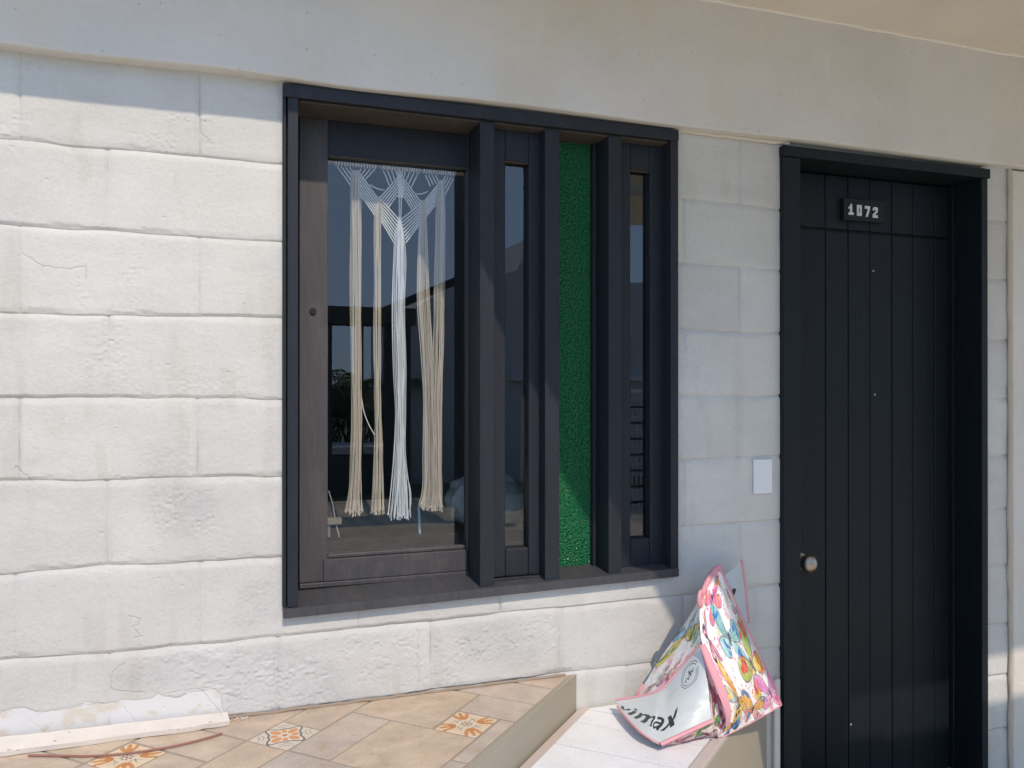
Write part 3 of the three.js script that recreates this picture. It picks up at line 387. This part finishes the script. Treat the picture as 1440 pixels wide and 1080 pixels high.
// ---------------------------------------------------------------- things inside, on the counter behind the glass
{ const c = group('counter'); tag(c, 'dark stone counter inside the room below the window', 'counter'); const cm = mat([0.012, 0.015, 0.016], 0.85, { specularIntensity: 0.3, bumpMap: plasterBump, bumpScale: 0.002 });
  mesh('worktop', box(-0.5, 1.55, 0.93, 0.965, -0.80, -0.165, 0.004), cm, c); mesh('support', box(-0.48, -0.42, 0.0, 0.929, -0.78, -0.2, 0.003), cm, c); mesh('support', box(1.48, 1.54, 0.0, 0.929, -0.78, -0.2, 0.003), cm, c);
  const CT = 0.9655;
  // crumpled pale plastic sack
  const sg = new THREE.SphereGeometry(1, 48, 32), p = sg.attributes.position, s0 = W(684, 735, -0.25); for (let i = 0; i < p.count; i++) { const x = p.getX(i), y = p.getY(i), zz = p.getZ(i), a = Math.atan2(zz, x); const cr = 1 + 0.12 * (Math.abs(Math.sin(a * 5 + y * 3)) - 0.5) + 0.22 * (fbm(a * 3 + 9, y * 4 + 3, 3, 401) - 0.5); const sq = (v, e) => Math.sign(v) * Math.pow(Math.abs(v), e); p.setXYZ(i, s0[0] + sq(x, 0.75) * 0.112 * cr, CT + 0.078 + sq(y, 0.6) * 0.077 * (y > 0 ? cr : 1), -0.27 + sq(zz, 0.75) * 0.07 * cr); } sg.computeVertexNormals();
  tag(mesh('plastic_sack', sg, mat([0.42, 0.46, 0.48], 0.3, { transmission: 0.25, thickness: 0 }), scene), 'crumpled pale plastic sack on the counter behind the window mullion', 'plastic sack');
  const q = (x, y, z) => V(x, y, z);
  tag(mesh('electric_wire', tube([q(462, 690, -0.24), q(468, 710, -0.24), q(472, 735, -0.23), q(477, 755, -0.22), q(478, 770, -0.22)], 0.0022, 24, 6), mat([0.35, 0.36, 0.36], 0.6), scene), 'thin grey wire hanging behind the lower corner of the large window pane', 'wire');
  tag(mesh('brush_handle', tube([q(589, 712, -0.2), q(590, 740, -0.2), q(591, 764, -0.2)], 0.0042, 8, 8), mat([0.35, 0.52, 0.68], 0.4), scene), 'slim pale blue brush handle standing behind the large window pane', 'brush handle');
  { const b = group('wood_offcut'); tag(b, 'short pale wood offcut behind the lower corner of the large pane', 'wood offcut'); const [a, y0] = W(459, 739, -0.22), [b1, y1] = W(481, 729, -0.22); mesh('block', box(a, b1, y0, y1, -0.25, -0.22, 0.003), mat([0.30, 0.27, 0.20], 0.8, { bumpMap: woodBump, bumpScale: 0.002 }), b); mesh('bracket', box(a + 0.004, a + 0.012, CT, y0 - 0.0005, -0.245, -0.225, 0.001), mat([0.2, 0.2, 0.2], 0.5), b); }
  const [sx] = W(733, 700, -0.3), [sx2] = W(737, 600, -0.34); tag(mesh('wooden_pole', tube([new THREE.Vector3(sx, CT, -0.30), new THREE.Vector3((sx + sx2) / 2 + 0.002, 1.15, -0.32), new THREE.Vector3(sx2, 1.36, -0.34)], 0.011, 10, 8), mat([0.30, 0.19, 0.11], 0.7, { bumpMap: woodBump, bumpScale: 0.002 }), scene), 'brown wooden pole leaning beside the plastic sack indoors', 'pole');
}

// ---------------------------------------------------------------- loose skirting strip and cable on the tiles
{ const r = rng(51), n = 26, top = [], bot = []; const x0 = -0.66, x1 = 0.008;
  const pos = [], idx = []; for (let i = 0; i <= n; i++) { const t = i / n, x = x0 + (x1 - x0) * t, za = 0.012 + 0.004 * r(), zb = 0.056 + 0.010 * (1 - t) + (r() - 0.5) * 0.005 + (i === n ? -0.006 : 0), ya = TY + 0.030 - 0.010 * t + r() * 0.001, yb = TY + 0.0125 + r() * 0.001; pos.push(x, ya, za, x + (i === n ? 0.006 : 0), yb, zb, x + (i === n ? 0.005 : 0), yb - 0.0115, zb - 0.002, x, ya - 0.012, za); }
  for (let i = 0; i < n; i++) for (let k = 0; k < 4; k++) { const a = i * 4 + k, b = i * 4 + (k + 1) % 4; idx.push(a, b, a + 4, b, b + 4, a + 4); } idx.push(0, 2, 1, 0, 3, 2); const e = n * 4; idx.push(e, e + 1, e + 2, e, e + 2, e + 3);
  const g = new THREE.BufferGeometry(); g.setAttribute('position', new THREE.Float32BufferAttribute(pos, 3)); g.setIndex(idx); g.computeVertexNormals();
  const strip = tag(mesh('skirting_strip', metric(toCreasedNormals(g, 0.5)), mat([0.80, 0.76, 0.69], 0.7, { map: dtex(512, 256, (i, j) => { const c = smooth(0.76, 0.82, fbm(i / 22, j / 9, 4, 501)) * 60, v = 238 + 14 * (fbm(i / 40, j / 20, 3, 502) - 0.5) - c; return [v, v - 2, v - 5]; }, true, 3), bumpMap: plasterBump, bumpScale: 0.003 }), scene), 'broken white skirting strip lying loose along the foot of the wall', 'skirting strip');
  const q = (x, y) => { const [X, Z] = G(x, y, TY + 0.004); return new THREE.Vector3(X, TY + 0.004, Z); };
  const cable = tube([q(40, 1062), q(78, 1062.5), q(120, 1063), q(160, 1061), q(200, 1056.5), q(240, 1050), q(275, 1042), q(305, 1033.5), q(312, 1031)], 0.0034, 60, 8); cable.scale(1, 0.6, 1).translate(0, TY * 0.4 + 0.0015, 0);
  tag(mesh('cable', cable, mat([0.30, 0.135, 0.10], 0.7), scene), 'thin reddish brown cable lying on the tiles before the skirting strip', 'cable');
  // crumbs of plaster at the strip's end
  const parts = []; for (let i = 0; i < 26; i++) { const s = 0.0015 + 0.005 * r() * r(), g2 = new THREE.IcosahedronGeometry(s, 0); g2.scale(1, 0.7, 1.2).rotateY(r() * 6).translate(0.015 + r() * 0.05 - 0.01, TY + s * 0.4, 0.012 + r() * 0.018); parts.push(g2); }
  const cr = mesh('plaster_crumbs', merge(parts), mat([0.52, 0.44, 0.36], 0.95), scene); tag(cr, 'crumbs of plaster at the end of the skirting strip', 'crumbs'); cr.userData.kind = 'stuff';
}

// ---------------------------------------------------------------- shopping bag on the white step
{ const bag = group('shopping_bag'); tag(bag, 'slumped white shopping bag with butterfly print and pink trim on the white step', 'bag');
  function butterfly(g, x, y, s, rotA, A, B, C, edge = 'rgba(60,45,60,0.5)', r = Math.random) {
    g.save(); g.translate(x, y); g.rotate(rotA); g.scale(s * 1.75, s * 1.12);
    for (const sd of [-1, 1]) { g.save(); g.scale(sd, 1);
      const up = () => { g.beginPath(); g.moveTo(2, 0); g.bezierCurveTo(14, -52, 62, -66, 74, -44); g.bezierCurveTo(80, -20, 40, 2, 2, 4); g.closePath(); }, dn = () => { g.beginPath(); g.moveTo(2, 4); g.bezierCurveTo(40, 0, 64, 20, 50, 44); g.bezierCurveTo(40, 62, 14, 44, 2, 10); g.closePath(); };
      g.fillStyle = A; up(); g.fill(); g.fillStyle = B; dn(); g.fill(); g.save(); up(); g.clip(); g.fillStyle = C; for (let k = 0; k < 5; k++) { g.beginPath(); g.ellipse(26 + 40 * r(), -20 - 30 * r(), 5 + 9 * r(), 4 + 5 * r(), r() * 3, 0, 7); g.fill(); } g.restore();
      g.save(); dn(); g.clip(); g.fillStyle = C; for (let k = 0; k < 4; k++) { g.beginPath(); g.ellipse(15 + 30 * r(), 14 + 28 * r(), 4 + 7 * r(), 4 + 5 * r(), r() * 3, 0, 7); g.fill(); } g.restore();
      g.strokeStyle = edge; g.lineWidth = 2.6; up(); g.stroke(); dn(); g.stroke(); g.lineWidth = 1.2; for (let k = 0; k < 5; k++) { g.beginPath(); g.moveTo(3, 0); g.lineTo(30 + 40 * Math.cos(k * 0.4), -10 - 14 * k + 6); g.stroke(); }
      g.restore(); }
    g.fillStyle = '#3a2c33'; g.beginPath(); g.ellipse(0, 2, 3.2, 17, 0, 0, 7); g.fill(); g.restore(); }
  const print = (seed, list, bg = '#fbf9f8') => ctex(canvas(1024, 1024, (g) => { const r = rng(seed); g.fillStyle = bg; g.fillRect(0, 0, 1024, 1024);
    for (let n = 0; n < 520; n++) { g.fillStyle = ['#d9485a', '#e98a3c', '#d63c6e', '#e7a6b4', '#b7473f', '#86a36a', '#e4b04a'][(r() * 7) | 0]; g.globalAlpha = 0.5 + 0.5 * r(); g.beginPath(); g.ellipse(r() * 1024, r() * 1024, 4 + 7 * r(), 3 + 7 * r(), r() * 3, 0, 7); g.fill(); } g.globalAlpha = 1;
    for (let n = 0; n < 46; n++) { const x = r() * 1024, y = r() * 1024, c = ['rgba(235,120,170,0.5)', 'rgba(245,170,120,0.5)', 'rgba(150,200,190,0.5)', 'rgba(190,205,120,0.45)'][(r() * 4) | 0]; for (let k = 0; k < 6; k++) { g.fillStyle = c; g.beginPath(); g.ellipse(x + 20 * Math.cos(k * 1.05), y + 20 * Math.sin(k * 1.05), 18, 9, k * 1.05, 0, 7); g.fill(); } }
    for (const [x, y, s, a, A, B, C] of list) butterfly(g, x, y, s, a, A, B, C, undefined, r); for (let n = 0; n < 900; n++) { g.fillStyle = `rgba(255,252,250,${0.30 * r()})`; g.beginPath(); g.ellipse(r() * 1024, r() * 1024, 10 + 26 * r(), 6 + 14 * r(), r() * 3, 0, 7); g.fill(); } }), true);
  const pink = mat([0.74, 0.34, 0.37], 0.55), cloth = (t) => mat([0.92, 0.92, 0.92], 0.42, { map: t, clearcoat: 0.25, clearcoatRoughness: 0.35 });
  const fx = (u, v) => [u * 1024, (1 - v) * 1024];
  const frontT = print(61, [[...fx(0.38, 0.70), 1.9, -0.25, '#f26aa0', '#ee7d9c', '#f0a03c'], [...fx(0.55, 0.84), 1.2, 0.4, '#f290ae', '#f4c07a', '#e65a7d'], [...fx(0.52, 0.47), 2.2, 0.35, '#8fd0cb', '#a5d8d0', '#3b7fd0'], [...fx(0.72, 0.31), 2.3, -0.35, '#b9c95e', '#e0c64a', '#e0563a'], [...fx(0.20, 0.22), 1.7, 0.9, '#e9a63a', '#8fb4b8', '#f0d070'], [...fx(0.50, 0.09), 1.8, 0.3, '#f0b35a', '#e98a70', '#5a84b8'], [...fx(0.86, 0.13), 1.9, 0.1, '#ef9ad0', '#f2a8c8', '#e86ab0'], [...fx(0.92, 0.55), 1.2, 0.7, '#d8cfc4', '#c9c2a8', '#d55'], [...fx(0.12, 0.52), 1.1, 1.2, '#b05a7a', '#6a3a50', '#f0a0b0'], [...fx(0.1, 0.86), 1.2, -0.6, '#e6e0c4', '#c8b070', '#e06070'], [...fx(0.12, 0.06), 1.5, -0.3, '#e8b84a', '#5a80b0', '#303030']]);
  const sideT = print(62, [[260, 700, 2.6, 0.5, '#d9c24a', '#7fb0c8', '#4a7f5a'], [640, 300, 2.4, -0.4, '#d77a9a', '#e9b0a0', '#8a4a60'], [780, 760, 2, 0.2, '#a9c28a', '#e0c070', '#5a90a0'], [300, 260, 1.8, 0.9, '#c9cbb8', '#c4b6a8', '#a05a6a']], '#e9e7e0');
  const botT = print(63, [[260, 300, 3.4, 0.5, '#4f8a4a', '#c9c86a', '#2f6a4a'], [700, 600, 3.2, -0.6, '#a63a4a', '#d0707a', '#5a2030'], [300, 800, 3, 1.2, '#c8556a', '#7fae6a', '#702a3a'], [760, 180, 2.6, 0.2, '#d8a8b0', '#8a3040', '#333']], '#e6d6d2');
  const plainT = ctex(canvas(1024, 768, (g) => { const r = rng(64); g.fillStyle = '#d3dad8'; g.fillRect(0, 0, 1024, 768);
    g.fillStyle = '#34393c'; g.font = 'italic bold 300px sans-serif'; g.save(); g.translate(10, 610); g.scale(0.82, 1.12); g.rotate(-0.02); g.fillText('vimax', 0, 0); g.restore();
    g.save(); g.translate(880, 170); g.rotate(-0.25); g.strokeStyle = '#3c4346'; g.lineWidth = 5; for (const s of [1, 0.82]) { g.beginPath(); g.ellipse(0, 0, 92 * s, 112 * s, 0.3, 0.5 * (1 - s), 5.9); g.stroke(); } g.lineWidth = 8; g.beginPath(); g.moveTo(-48, 34); g.bezierCurveTo(-60, -10, -20, -16, -26, 24); g.bezierCurveTo(-20, 40, 0, -6, 4, -36); g.bezierCurveTo(8, -56, 18, -30, 4, 30); g.moveTo(-8, -4); g.lineTo(34, -18); g.moveTo(14, 22); g.bezierCurveTo(22, -12, 34, -10, 32, 18); g.bezierCurveTo(40, 26, 46, 8, 50, -6); g.stroke(); g.restore();
    for (let n = 0; n < 300; n++) { g.fillStyle = `rgba(255,255,255,${0.10 * r()})`; g.fillRect(r() * 1024, r() * 768, 30 * r(), 3 * r()); } }));
  const curve = (l) => new THREE.CatmullRomCurve3(l.map(([x, y, z]) => V(x, y, z)), false, 'centripetal');
  function loft(L, Rr, nu, nv, bulge, wr, seed) {
    const a = curve(L), b = curve(Rr), pos = [], uv = [], idx = [], rr = rng(seed * 77 + 5), folds = []; for (let k = 0; k < 9; k++) { const an = rr() * Math.PI; folds.push([Math.cos(an), Math.sin(an), rr() * 0.9 * Math.cos(an) + rr() * 0.9 * Math.sin(an), (rr() - 0.45) * 0.55, 0.035 + 0.05 * rr(), rr(), rr()]); }
    for (let j = 0; j <= nv; j++) { const v = j / nv, A = a.getPoint(v), B = b.getPoint(v); for (let i = 0; i <= nu; i++) { const u = i / nu, p = A.clone().lerp(B, u), e = Math.sin(Math.PI * u) * Math.sin(Math.PI * Math.min(1, v * 0.92 + 0.04)); const n1 = fbm(u * 5 + seed, v * 6 + u * 3, 3, seed) - 0.5, n2 = Math.abs(fbm(u * 3 + v * 4, v * 2 - u * 3, 2, seed + 9) - 0.5); p.z += e * bulge + Math.min(1, e * 3) * wr * (n1 + 0.9 * n2); p.x += Math.min(1, e * 3) * wr * 0.4 * n1; for (const [cx, cy, c0, am, wd, mu, mv] of folds) p.z += Math.min(1, e * 3) * wr * am * Math.max(0, 1 - Math.abs(u * cx + v * cy - c0) / wd) * Math.exp(-6 * ((u - mu) ** 2 + (v - mv) ** 2)); pos.push(p.x, p.y, p.z); uv.push(u, v); } }
    for (let j = 0; j < nv; j++) for (let i = 0; i < nu; i++) { const k = j * (nu + 1) + i; idx.push(k, k + 1, k + nu + 1, k + 1, k + nu + 2, k + nu + 1); }
    const g = new THREE.BufferGeometry(); g.setAttribute('position', new THREE.Float32BufferAttribute(pos, 3)); g.setAttribute('uv', new THREE.Float32BufferAttribute(uv, 2)); g.setIndex(idx); g.computeVertexNormals(); return g; }
  const FL = [[1015, 1037, 0.308], [1021, 1012, 0.312], [1018, 985, 0.30], [1003, 948, 0.275], [988, 908, 0.245], [984, 872, 0.225], [986, 840, 0.20], [996, 815, 0.165], [1006, 800, 0.14]];
  const FR = [[1098, 992, 0.175], [1090, 968, 0.165], [1075, 935, 0.15], [1058, 900, 0.135], [1042, 866, 0.125], [1029, 836, 0.12], [1018, 812, 0.12], [1013, 801, 0.125], [1010, 799, 0.13]];
  mesh('front_panel', loft(FL, FR, 36, 48, 0.022, 0.020, 3), cloth(frontT), bag);
  // the plain lettered side, folded down towards the step
  const TE = [[866, 984, 0.07], [895, 980, 0.11], [926, 971, 0.155], [936, 964, 0.165], [958, 937, 0.185], [986, 905, 0.235]], BE = [[868, 993, 0.09], [884, 1013, 0.19], [905, 1033, 0.28], [929, 1047, 0.330], [966, 1030, 0.335], [1001, 1014, 0.325]];
  { const g = loft(BE, TE, 30, 40, 0.008, 0.018, 8); const p = g.attributes.uv; for (let i = 0; i < p.count; i++) { const u = p.getX(i), v = p.getY(i); p.setXY(i, v, u); }
    const q = g.attributes.position; for (let i = 0; i < q.count; i++) { const v = p.getX(i), u = p.getY(i), d = Math.abs(v - (0.52 - 0.06 * u)); q.setZ(i, q.getZ(i) - 0.008 * Math.max(0, 1 - d / 0.06) * Math.sin(Math.PI * u) + 0.004 * Math.max(0, 1 - Math.abs(v - 0.36) / 0.10) * Math.sin(Math.PI * u)); } g.computeVertexNormals();
    const sp = mesh('side_panel', g, cloth(plainT), bag); sp.userData.label = 'plain pale side with dark italic lettering'; }
  const GL = [[986, 838, 0.18], [972, 862, 0.15], [957, 886, 0.125], [938, 912, 0.10], [922, 936, 0.085], [907, 960, 0.075], [892, 984, 0.07], [880, 987, 0.075]], GR = [[986, 839, 0.2], [985, 860, 0.215], [985, 884, 0.225], [985, 905, 0.230], [968, 926, 0.195], [952, 946, 0.178], [936, 965, 0.160], [915, 976, 0.14]];
  mesh('gusset', loft(GL, GR, 18, 30, 0.02, 0.014, 12), cloth(sideT), bag);
  mesh('inner_gusset', loft([[986, 905, 0.235], [992, 945, 0.27], [998, 985, 0.30], [1001, 1014, 0.322], [1006, 1030, 0.318], [1010, 1038, 0.312]], [[987, 906, 0.24], [1003, 948, 0.272], [1018, 985, 0.297], [1021, 1005, 0.308], [1020, 1020, 0.31], [1015, 1037, 0.308]], 8, 20, -0.012, 0.006, 15), cloth(botT), bag);
  mesh('bottom_panel', loft([[929, 1047, 0.328], [950, 1038, 0.332], [975, 1026, 0.332], [1001, 1014, 0.322]], [[932, 1049, 0.30], [955, 1047, 0.30], [985, 1038, 0.30], [1015, 1037, 0.308]], 8, 20, 0.006, 0.006, 18), cloth(botT), bag);
  mesh('back_panel', loft([[866, 984, 0.068], [892, 984, 0.066], [907, 960, 0.07], [938, 912, 0.095], [972, 862, 0.145], [1004, 803, 0.13]], [[1090, 985, 0.16], [1085, 965, 0.155], [1072, 935, 0.145], [1056, 900, 0.13], [1040, 866, 0.12], [1012, 801, 0.122]], 14, 18, -0.03, 0.004, 21), cloth(sideT), bag);
  const floorBack = loft([[868, 993, 0.09], [905, 1033, 0.275], [930, 1048, 0.30]], [[1090, 990, 0.16], [1060, 1010, 0.24], [1015, 1037, 0.305]], 10, 8, 0, 0.002, 25); mesh('base_panel', floorBack, cloth(botT), bag);
  const flap = loft([[1016, 812, 0.10], [1024, 834, 0.105], [1040, 868, 0.11]], [[1043, 788, 0.055], [1048, 830, 0.06], [1053, 876, 0.075]], 8, 12, 0.006, 0.006, 30); mesh('back_flap', flap, mat([0.52, 0.57, 0.57], 0.5), bag).userData.label = 'pale grey rear flap standing up behind the print';
  { const g = tube([V(1027, 848, 0.118), V(1030, 838, 0.112), V(1033, 828, 0.108)], 0.006, 8, 6); g.scale(1, 1, 0.4).translate(0, 0, 0.066); mesh('handle_tip', g, mat([0.03, 0.03, 0.035], 0.6), bag); }
  // pink piping and ribbons
  const pipe = (l, r, s = 30) => mesh('piping', new THREE.TubeGeometry(curve(l), s, r, 6, false), pink, bag);
  pipe(FR.map(([x, y, z]) => [x, y, z + 0.002]), 0.0042); pipe([[986, 838, 0.20], [996, 815, 0.165], [1006, 800, 0.14], [1012, 797, 0.13]], 0.008); pipe(BE.slice(3).map(([x, y, z]) => [x, y, z + 0.003]), 0.0055); pipe(BE.slice(0, 4), 0.0028); pipe(TE.map(([x, y, z]) => [x, y, z + 0.002]), 0.0034);
  pipe([[1043, 787, 0.056], [1048, 830, 0.061], [1053, 876, 0.076]], 0.0045); pipe([[1015, 1037, 0.310], [1055, 1017, 0.245], [1098, 992, 0.178]], 0.0022); pipe([[892, 985, 0.075], [897, 975, 0.085], [905, 962, 0.085]], 0.004);
  const ribbon = (l, wd) => { const c = curve(l), pos = [], idx = [], n = 24; for (let i = 0; i <= n; i++) { const t = i / n, p = c.getPoint(t), q = wd * (0.35 + 0.65 * Math.sin(Math.PI * Math.min(1, t * 0.8 + 0.15))); for (const s of [-1, 0, 1]) pos.push(p.x + s * q * 0.9, p.y + s * q * 0.25, p.z + (s === 0 ? 0.010 : 0.002)); } for (let i = 0; i < n; i++) for (const k of [0, 1]) { const a = i * 3 + k; idx.push(a, a + 1, a + 3, a + 1, a + 4, a + 3); } const g = new THREE.BufferGeometry(); g.setAttribute('position', new THREE.Float32BufferAttribute(pos, 3)); g.setIndex(idx); g.computeVertexNormals(); g.setAttribute('uv', new THREE.Float32BufferAttribute(new Float32Array(pos.length / 3 * 2), 2)); mesh('ribbon', g, pink, bag); };
  ribbon([[987, 905, 0.245], [997, 930, 0.272], [1009, 958, 0.298], [1019, 985, 0.318], [1024, 1005, 0.325], [1022, 1020, 0.322]], 0.013); ribbon([[988, 905, 0.235], [992, 925, 0.255], [1000, 950, 0.28], [1004, 965, 0.29]], 0.010);
  // loop on the seam and the trim at the mouth
  { const c = V(985, 842, 0.215), g = new THREE.TorusGeometry(0.013, 0.0075, 8, 18).scale(1, 1.25, 0.8).rotateY(0.7).translate(c.x, c.y, c.z); mesh('handle_loop', g, pink, bag); }
  mesh('mouth_trim', loft([[994, 818, 0.175], [1001, 805, 0.158], [1008, 796, 0.14]], [[1015, 808, 0.13], [1014, 800, 0.128], [1013, 793, 0.125]], 6, 6, 0.006, 0.002, 33), pink, bag);
}

// ---------------------------------------------------------------- what stands across the yard (mirrored in the panes)
{ const RF = (x, y, Z) => { const [X, Y] = W(x, y, ZG), t = (Z - ZG) / (D - ZG); return [X + X * t, Y + (Y - EYE) * t]; };
  const Z0 = 8, post = mat([0.05, 0.05, 0.05], 0.7), roofM = mat([0.08, 0.075, 0.07], 0.8), grey = mat([0.55, 0.56, 0.55], 0.85, { bumpMap: plasterBump, bumpScale: 0.006 });
  const pv = group('pavilion'); tag(pv, 'dark open timber pavilion across the yard mirrored in the large pane', 'pavilion');
  const yr0 = RF(500, 456, Z0)[1], yr1 = RF(500, 432, Z0)[1], xr = RF(572, 450, Z0)[0], xl = -6;
  mesh('roof', box(xl, xr + 0.1, yr0, yr1, Z0 - 0.1, Z0 + 0.35, 0.01), roofM, pv);
  for (const [x, w] of [[464, 0.02], [506, 0.04], [552, 0.11], [571, 0.05], [440, 0.05]]) for (const z of [Z0]) { const X = RF(x, 500, z)[0]; mesh('post', box(X - w, X + w, 0, yr0 - 0.002, z - 0.05, z + 0.05, 0.004), post, pv); }
  { const a = RF(520, 446, Z0), b = RF(648, 392, Z0); const g = tube([new THREE.Vector3(a[0], a[1], Z0), new THREE.Vector3((a[0] + b[0]) / 2, (a[1] + b[1]) / 2, Z0), new THREE.Vector3(b[0], b[1], Z0)], 0.06, 6, 6); mesh('brace', g, post, pv); }
  const gw = group('garden_wall'); tag(gw, 'low dark garden wall with white capping beyond the yard', 'wall'); const yc = RF(500, 632, Z0)[1];
  mesh('wall', box(xl, xr, 0, yc - 0.08, Z0 + 0.25, Z0 + 0.4, 0.01), mat([0.14, 0.15, 0.14], 0.9), gw); mesh('capping', box(xl, xr, yc - 0.079, yc + 0.02, Z0 + 0.2, Z0 + 1.1, 0.01), mat([0.75, 0.77, 0.78], 0.7), gw);
  // neighbouring house with a rising roof line
  const nb = group('neighbour_house'); tag(nb, 'grey neighbouring house with rising roof line mirrored in the narrow panes', 'house');
  const pl = [[572, 620], [572, 440], [608, 418], [640, 396], [700, 388], [722, 382], [748, 332], [800, 318], [860, 400], [960, 396]].map(([x, y]) => RF(x, y, Z0 + 1)); const X1 = pl[pl.length - 1][0];
  const sh = new THREE.Shape([[pl[0][0], 0], ...pl.slice(1), [X1 + 3, pl[pl.length - 1][1]], [X1 + 3, 0]].map(([x, y]) => new THREE.Vector2(x, y)));
  mesh('wall', metric(new THREE.ExtrudeGeometry(sh, { depth: 3, bevelEnabled: false }).translate(0, 0, Z0 + 1)), grey, nb);
  const bx = RF(712, 533, Z0 + 1), bx2 = RF(748, 527, Z0 + 1); mesh('ledge', box(bx[0], bx2[0] + 2, bx[1] - 0.03, bx[1] + 0.06, Z0 + 0.9, Z0 + 0.999, 0.01), mat([0.7, 0.7, 0.68], 0.8), nb);
  const fx0 = RF(880, 550, 6)[0], fx1 = RF(935, 550, 6)[0], fy1 = RF(900, 550, 6)[1], fy0 = RF(900, 725, 6)[1]; const gr = group('grille_fence'); tag(gr, 'dark metal grille fence with pale top rail mirrored in the last narrow pane', 'fence');
  mesh('rail', box(fx0 - 0.3, fx1 + 0.6, fy1 - 0.02, fy1 + 0.02, 5.97, 6.03, 0.004), mat([0.7, 0.7, 0.68], 0.6), gr); mesh('rail', box(fx0 - 0.3, fx1 + 0.6, fy0 - 0.02, fy0 + 0.02, 5.97, 6.03, 0.004), mat([0.6, 0.6, 0.58], 0.6), gr);
  for (let i = 1; i < 8; i++) { const y = fy0 + (fy1 - fy0) * i / 8; mesh('crossbar', box(fx0 - 0.3, fx1 + 0.6, y - 0.012, y + 0.012, 5.985, 6.015, 0.002), post, gr); } for (let i = 0; i <= 24; i++) { const x = fx0 - 0.28 + (fx1 - fx0 + 0.86) * i / 24; mesh('bar', box(x - 0.008, x + 0.008, 0, fy1 - 0.021, 5.99, 6.01, 0.001), grey, gr); }
  // clumps of palm
  const leafM = [mat([0.09, 0.16, 0.04], 1, { transmission: 0.45, thickness: 0 }), mat([0.13, 0.18, 0.05], 1, { transmission: 0.45, thickness: 0 }), mat([0.06, 0.12, 0.04], 1, { transmission: 0.4, thickness: 0 })];
  const r = rng(701);
  const palm = (X, Z, H, n, mi, label) => { const g = group('palm_clump'); tag(g, label, 'palm', 'palms beyond the garden wall'); const stems = [], leaves = [];
    for (let i = 0; i < n; i++) { const a = r() * 6.28, sp = 0.5 + r() * 0.7, h = H * (0.7 + 0.35 * r()), b = new THREE.Vector3(X + (r() - 0.5) * 0.3, 0, Z + (r() - 0.5) * 0.3), c = new THREE.CatmullRomCurve3([b, b.clone().add(new THREE.Vector3(Math.cos(a) * sp * 0.25, h * 0.75, Math.sin(a) * sp * 0.25)), b.clone().add(new THREE.Vector3(Math.cos(a) * sp * 0.7, h, Math.sin(a) * sp * 0.7)), b.clone().add(new THREE.Vector3(Math.cos(a) * sp * 1.2, h * 0.86, Math.sin(a) * sp * 1.2))]);
      stems.push(new THREE.TubeGeometry(c, 12, 0.012, 5, false)); const pos = [];
      for (let k = 0; k < 26; k++) { const t = 0.4 + 0.6 * k / 26, p = c.getPoint(t), tg = c.getTangent(t), sd = new THREE.Vector3(-Math.sin(a), 0, Math.cos(a)); for (const s of [-1, 1]) { const L = 0.34 * Math.sin(Math.PI * (0.15 + 0.8 * k / 26)), e = p.clone().addScaledVector(sd, s * L).addScaledVector(tg, L * 0.7); e.y -= L * (0.15 + 0.4 * r()); const wv = tg.clone().multiplyScalar(0.014); pos.push(...p.clone().sub(wv).toArray(), ...p.clone().add(wv).toArray(), ...e.toArray()); } }
      const lg = new THREE.BufferGeometry(); lg.setAttribute('position', new THREE.Float32BufferAttribute(pos, 3)); lg.computeVertexNormals(); lg.setAttribute('uv', new THREE.Float32BufferAttribute(new Float32Array(pos.length / 3 * 2), 2)); leaves.push(lg); }
    mesh('stem', merge(stems), mat([0.12, 0.12, 0.05], 0.8), g); mesh('crown', merge(leaves), leafM[mi], g); };
  const spots = [[462, 1.35, 0], [484, 1.25, 1], [516, 1.3, 2], [532, 1.6, 0], [560, 1.5, 1], [446, 1.35, 2]];
  for (const [x, h, k] of spots) { const [X] = RF(x, 560, Z0 + 2); palm(X, Z0 + 1.5 + r(), h, 16, k, 'green feathery palm clump growing beyond the low garden wall'); }
}
renderer.render(scene, camera);
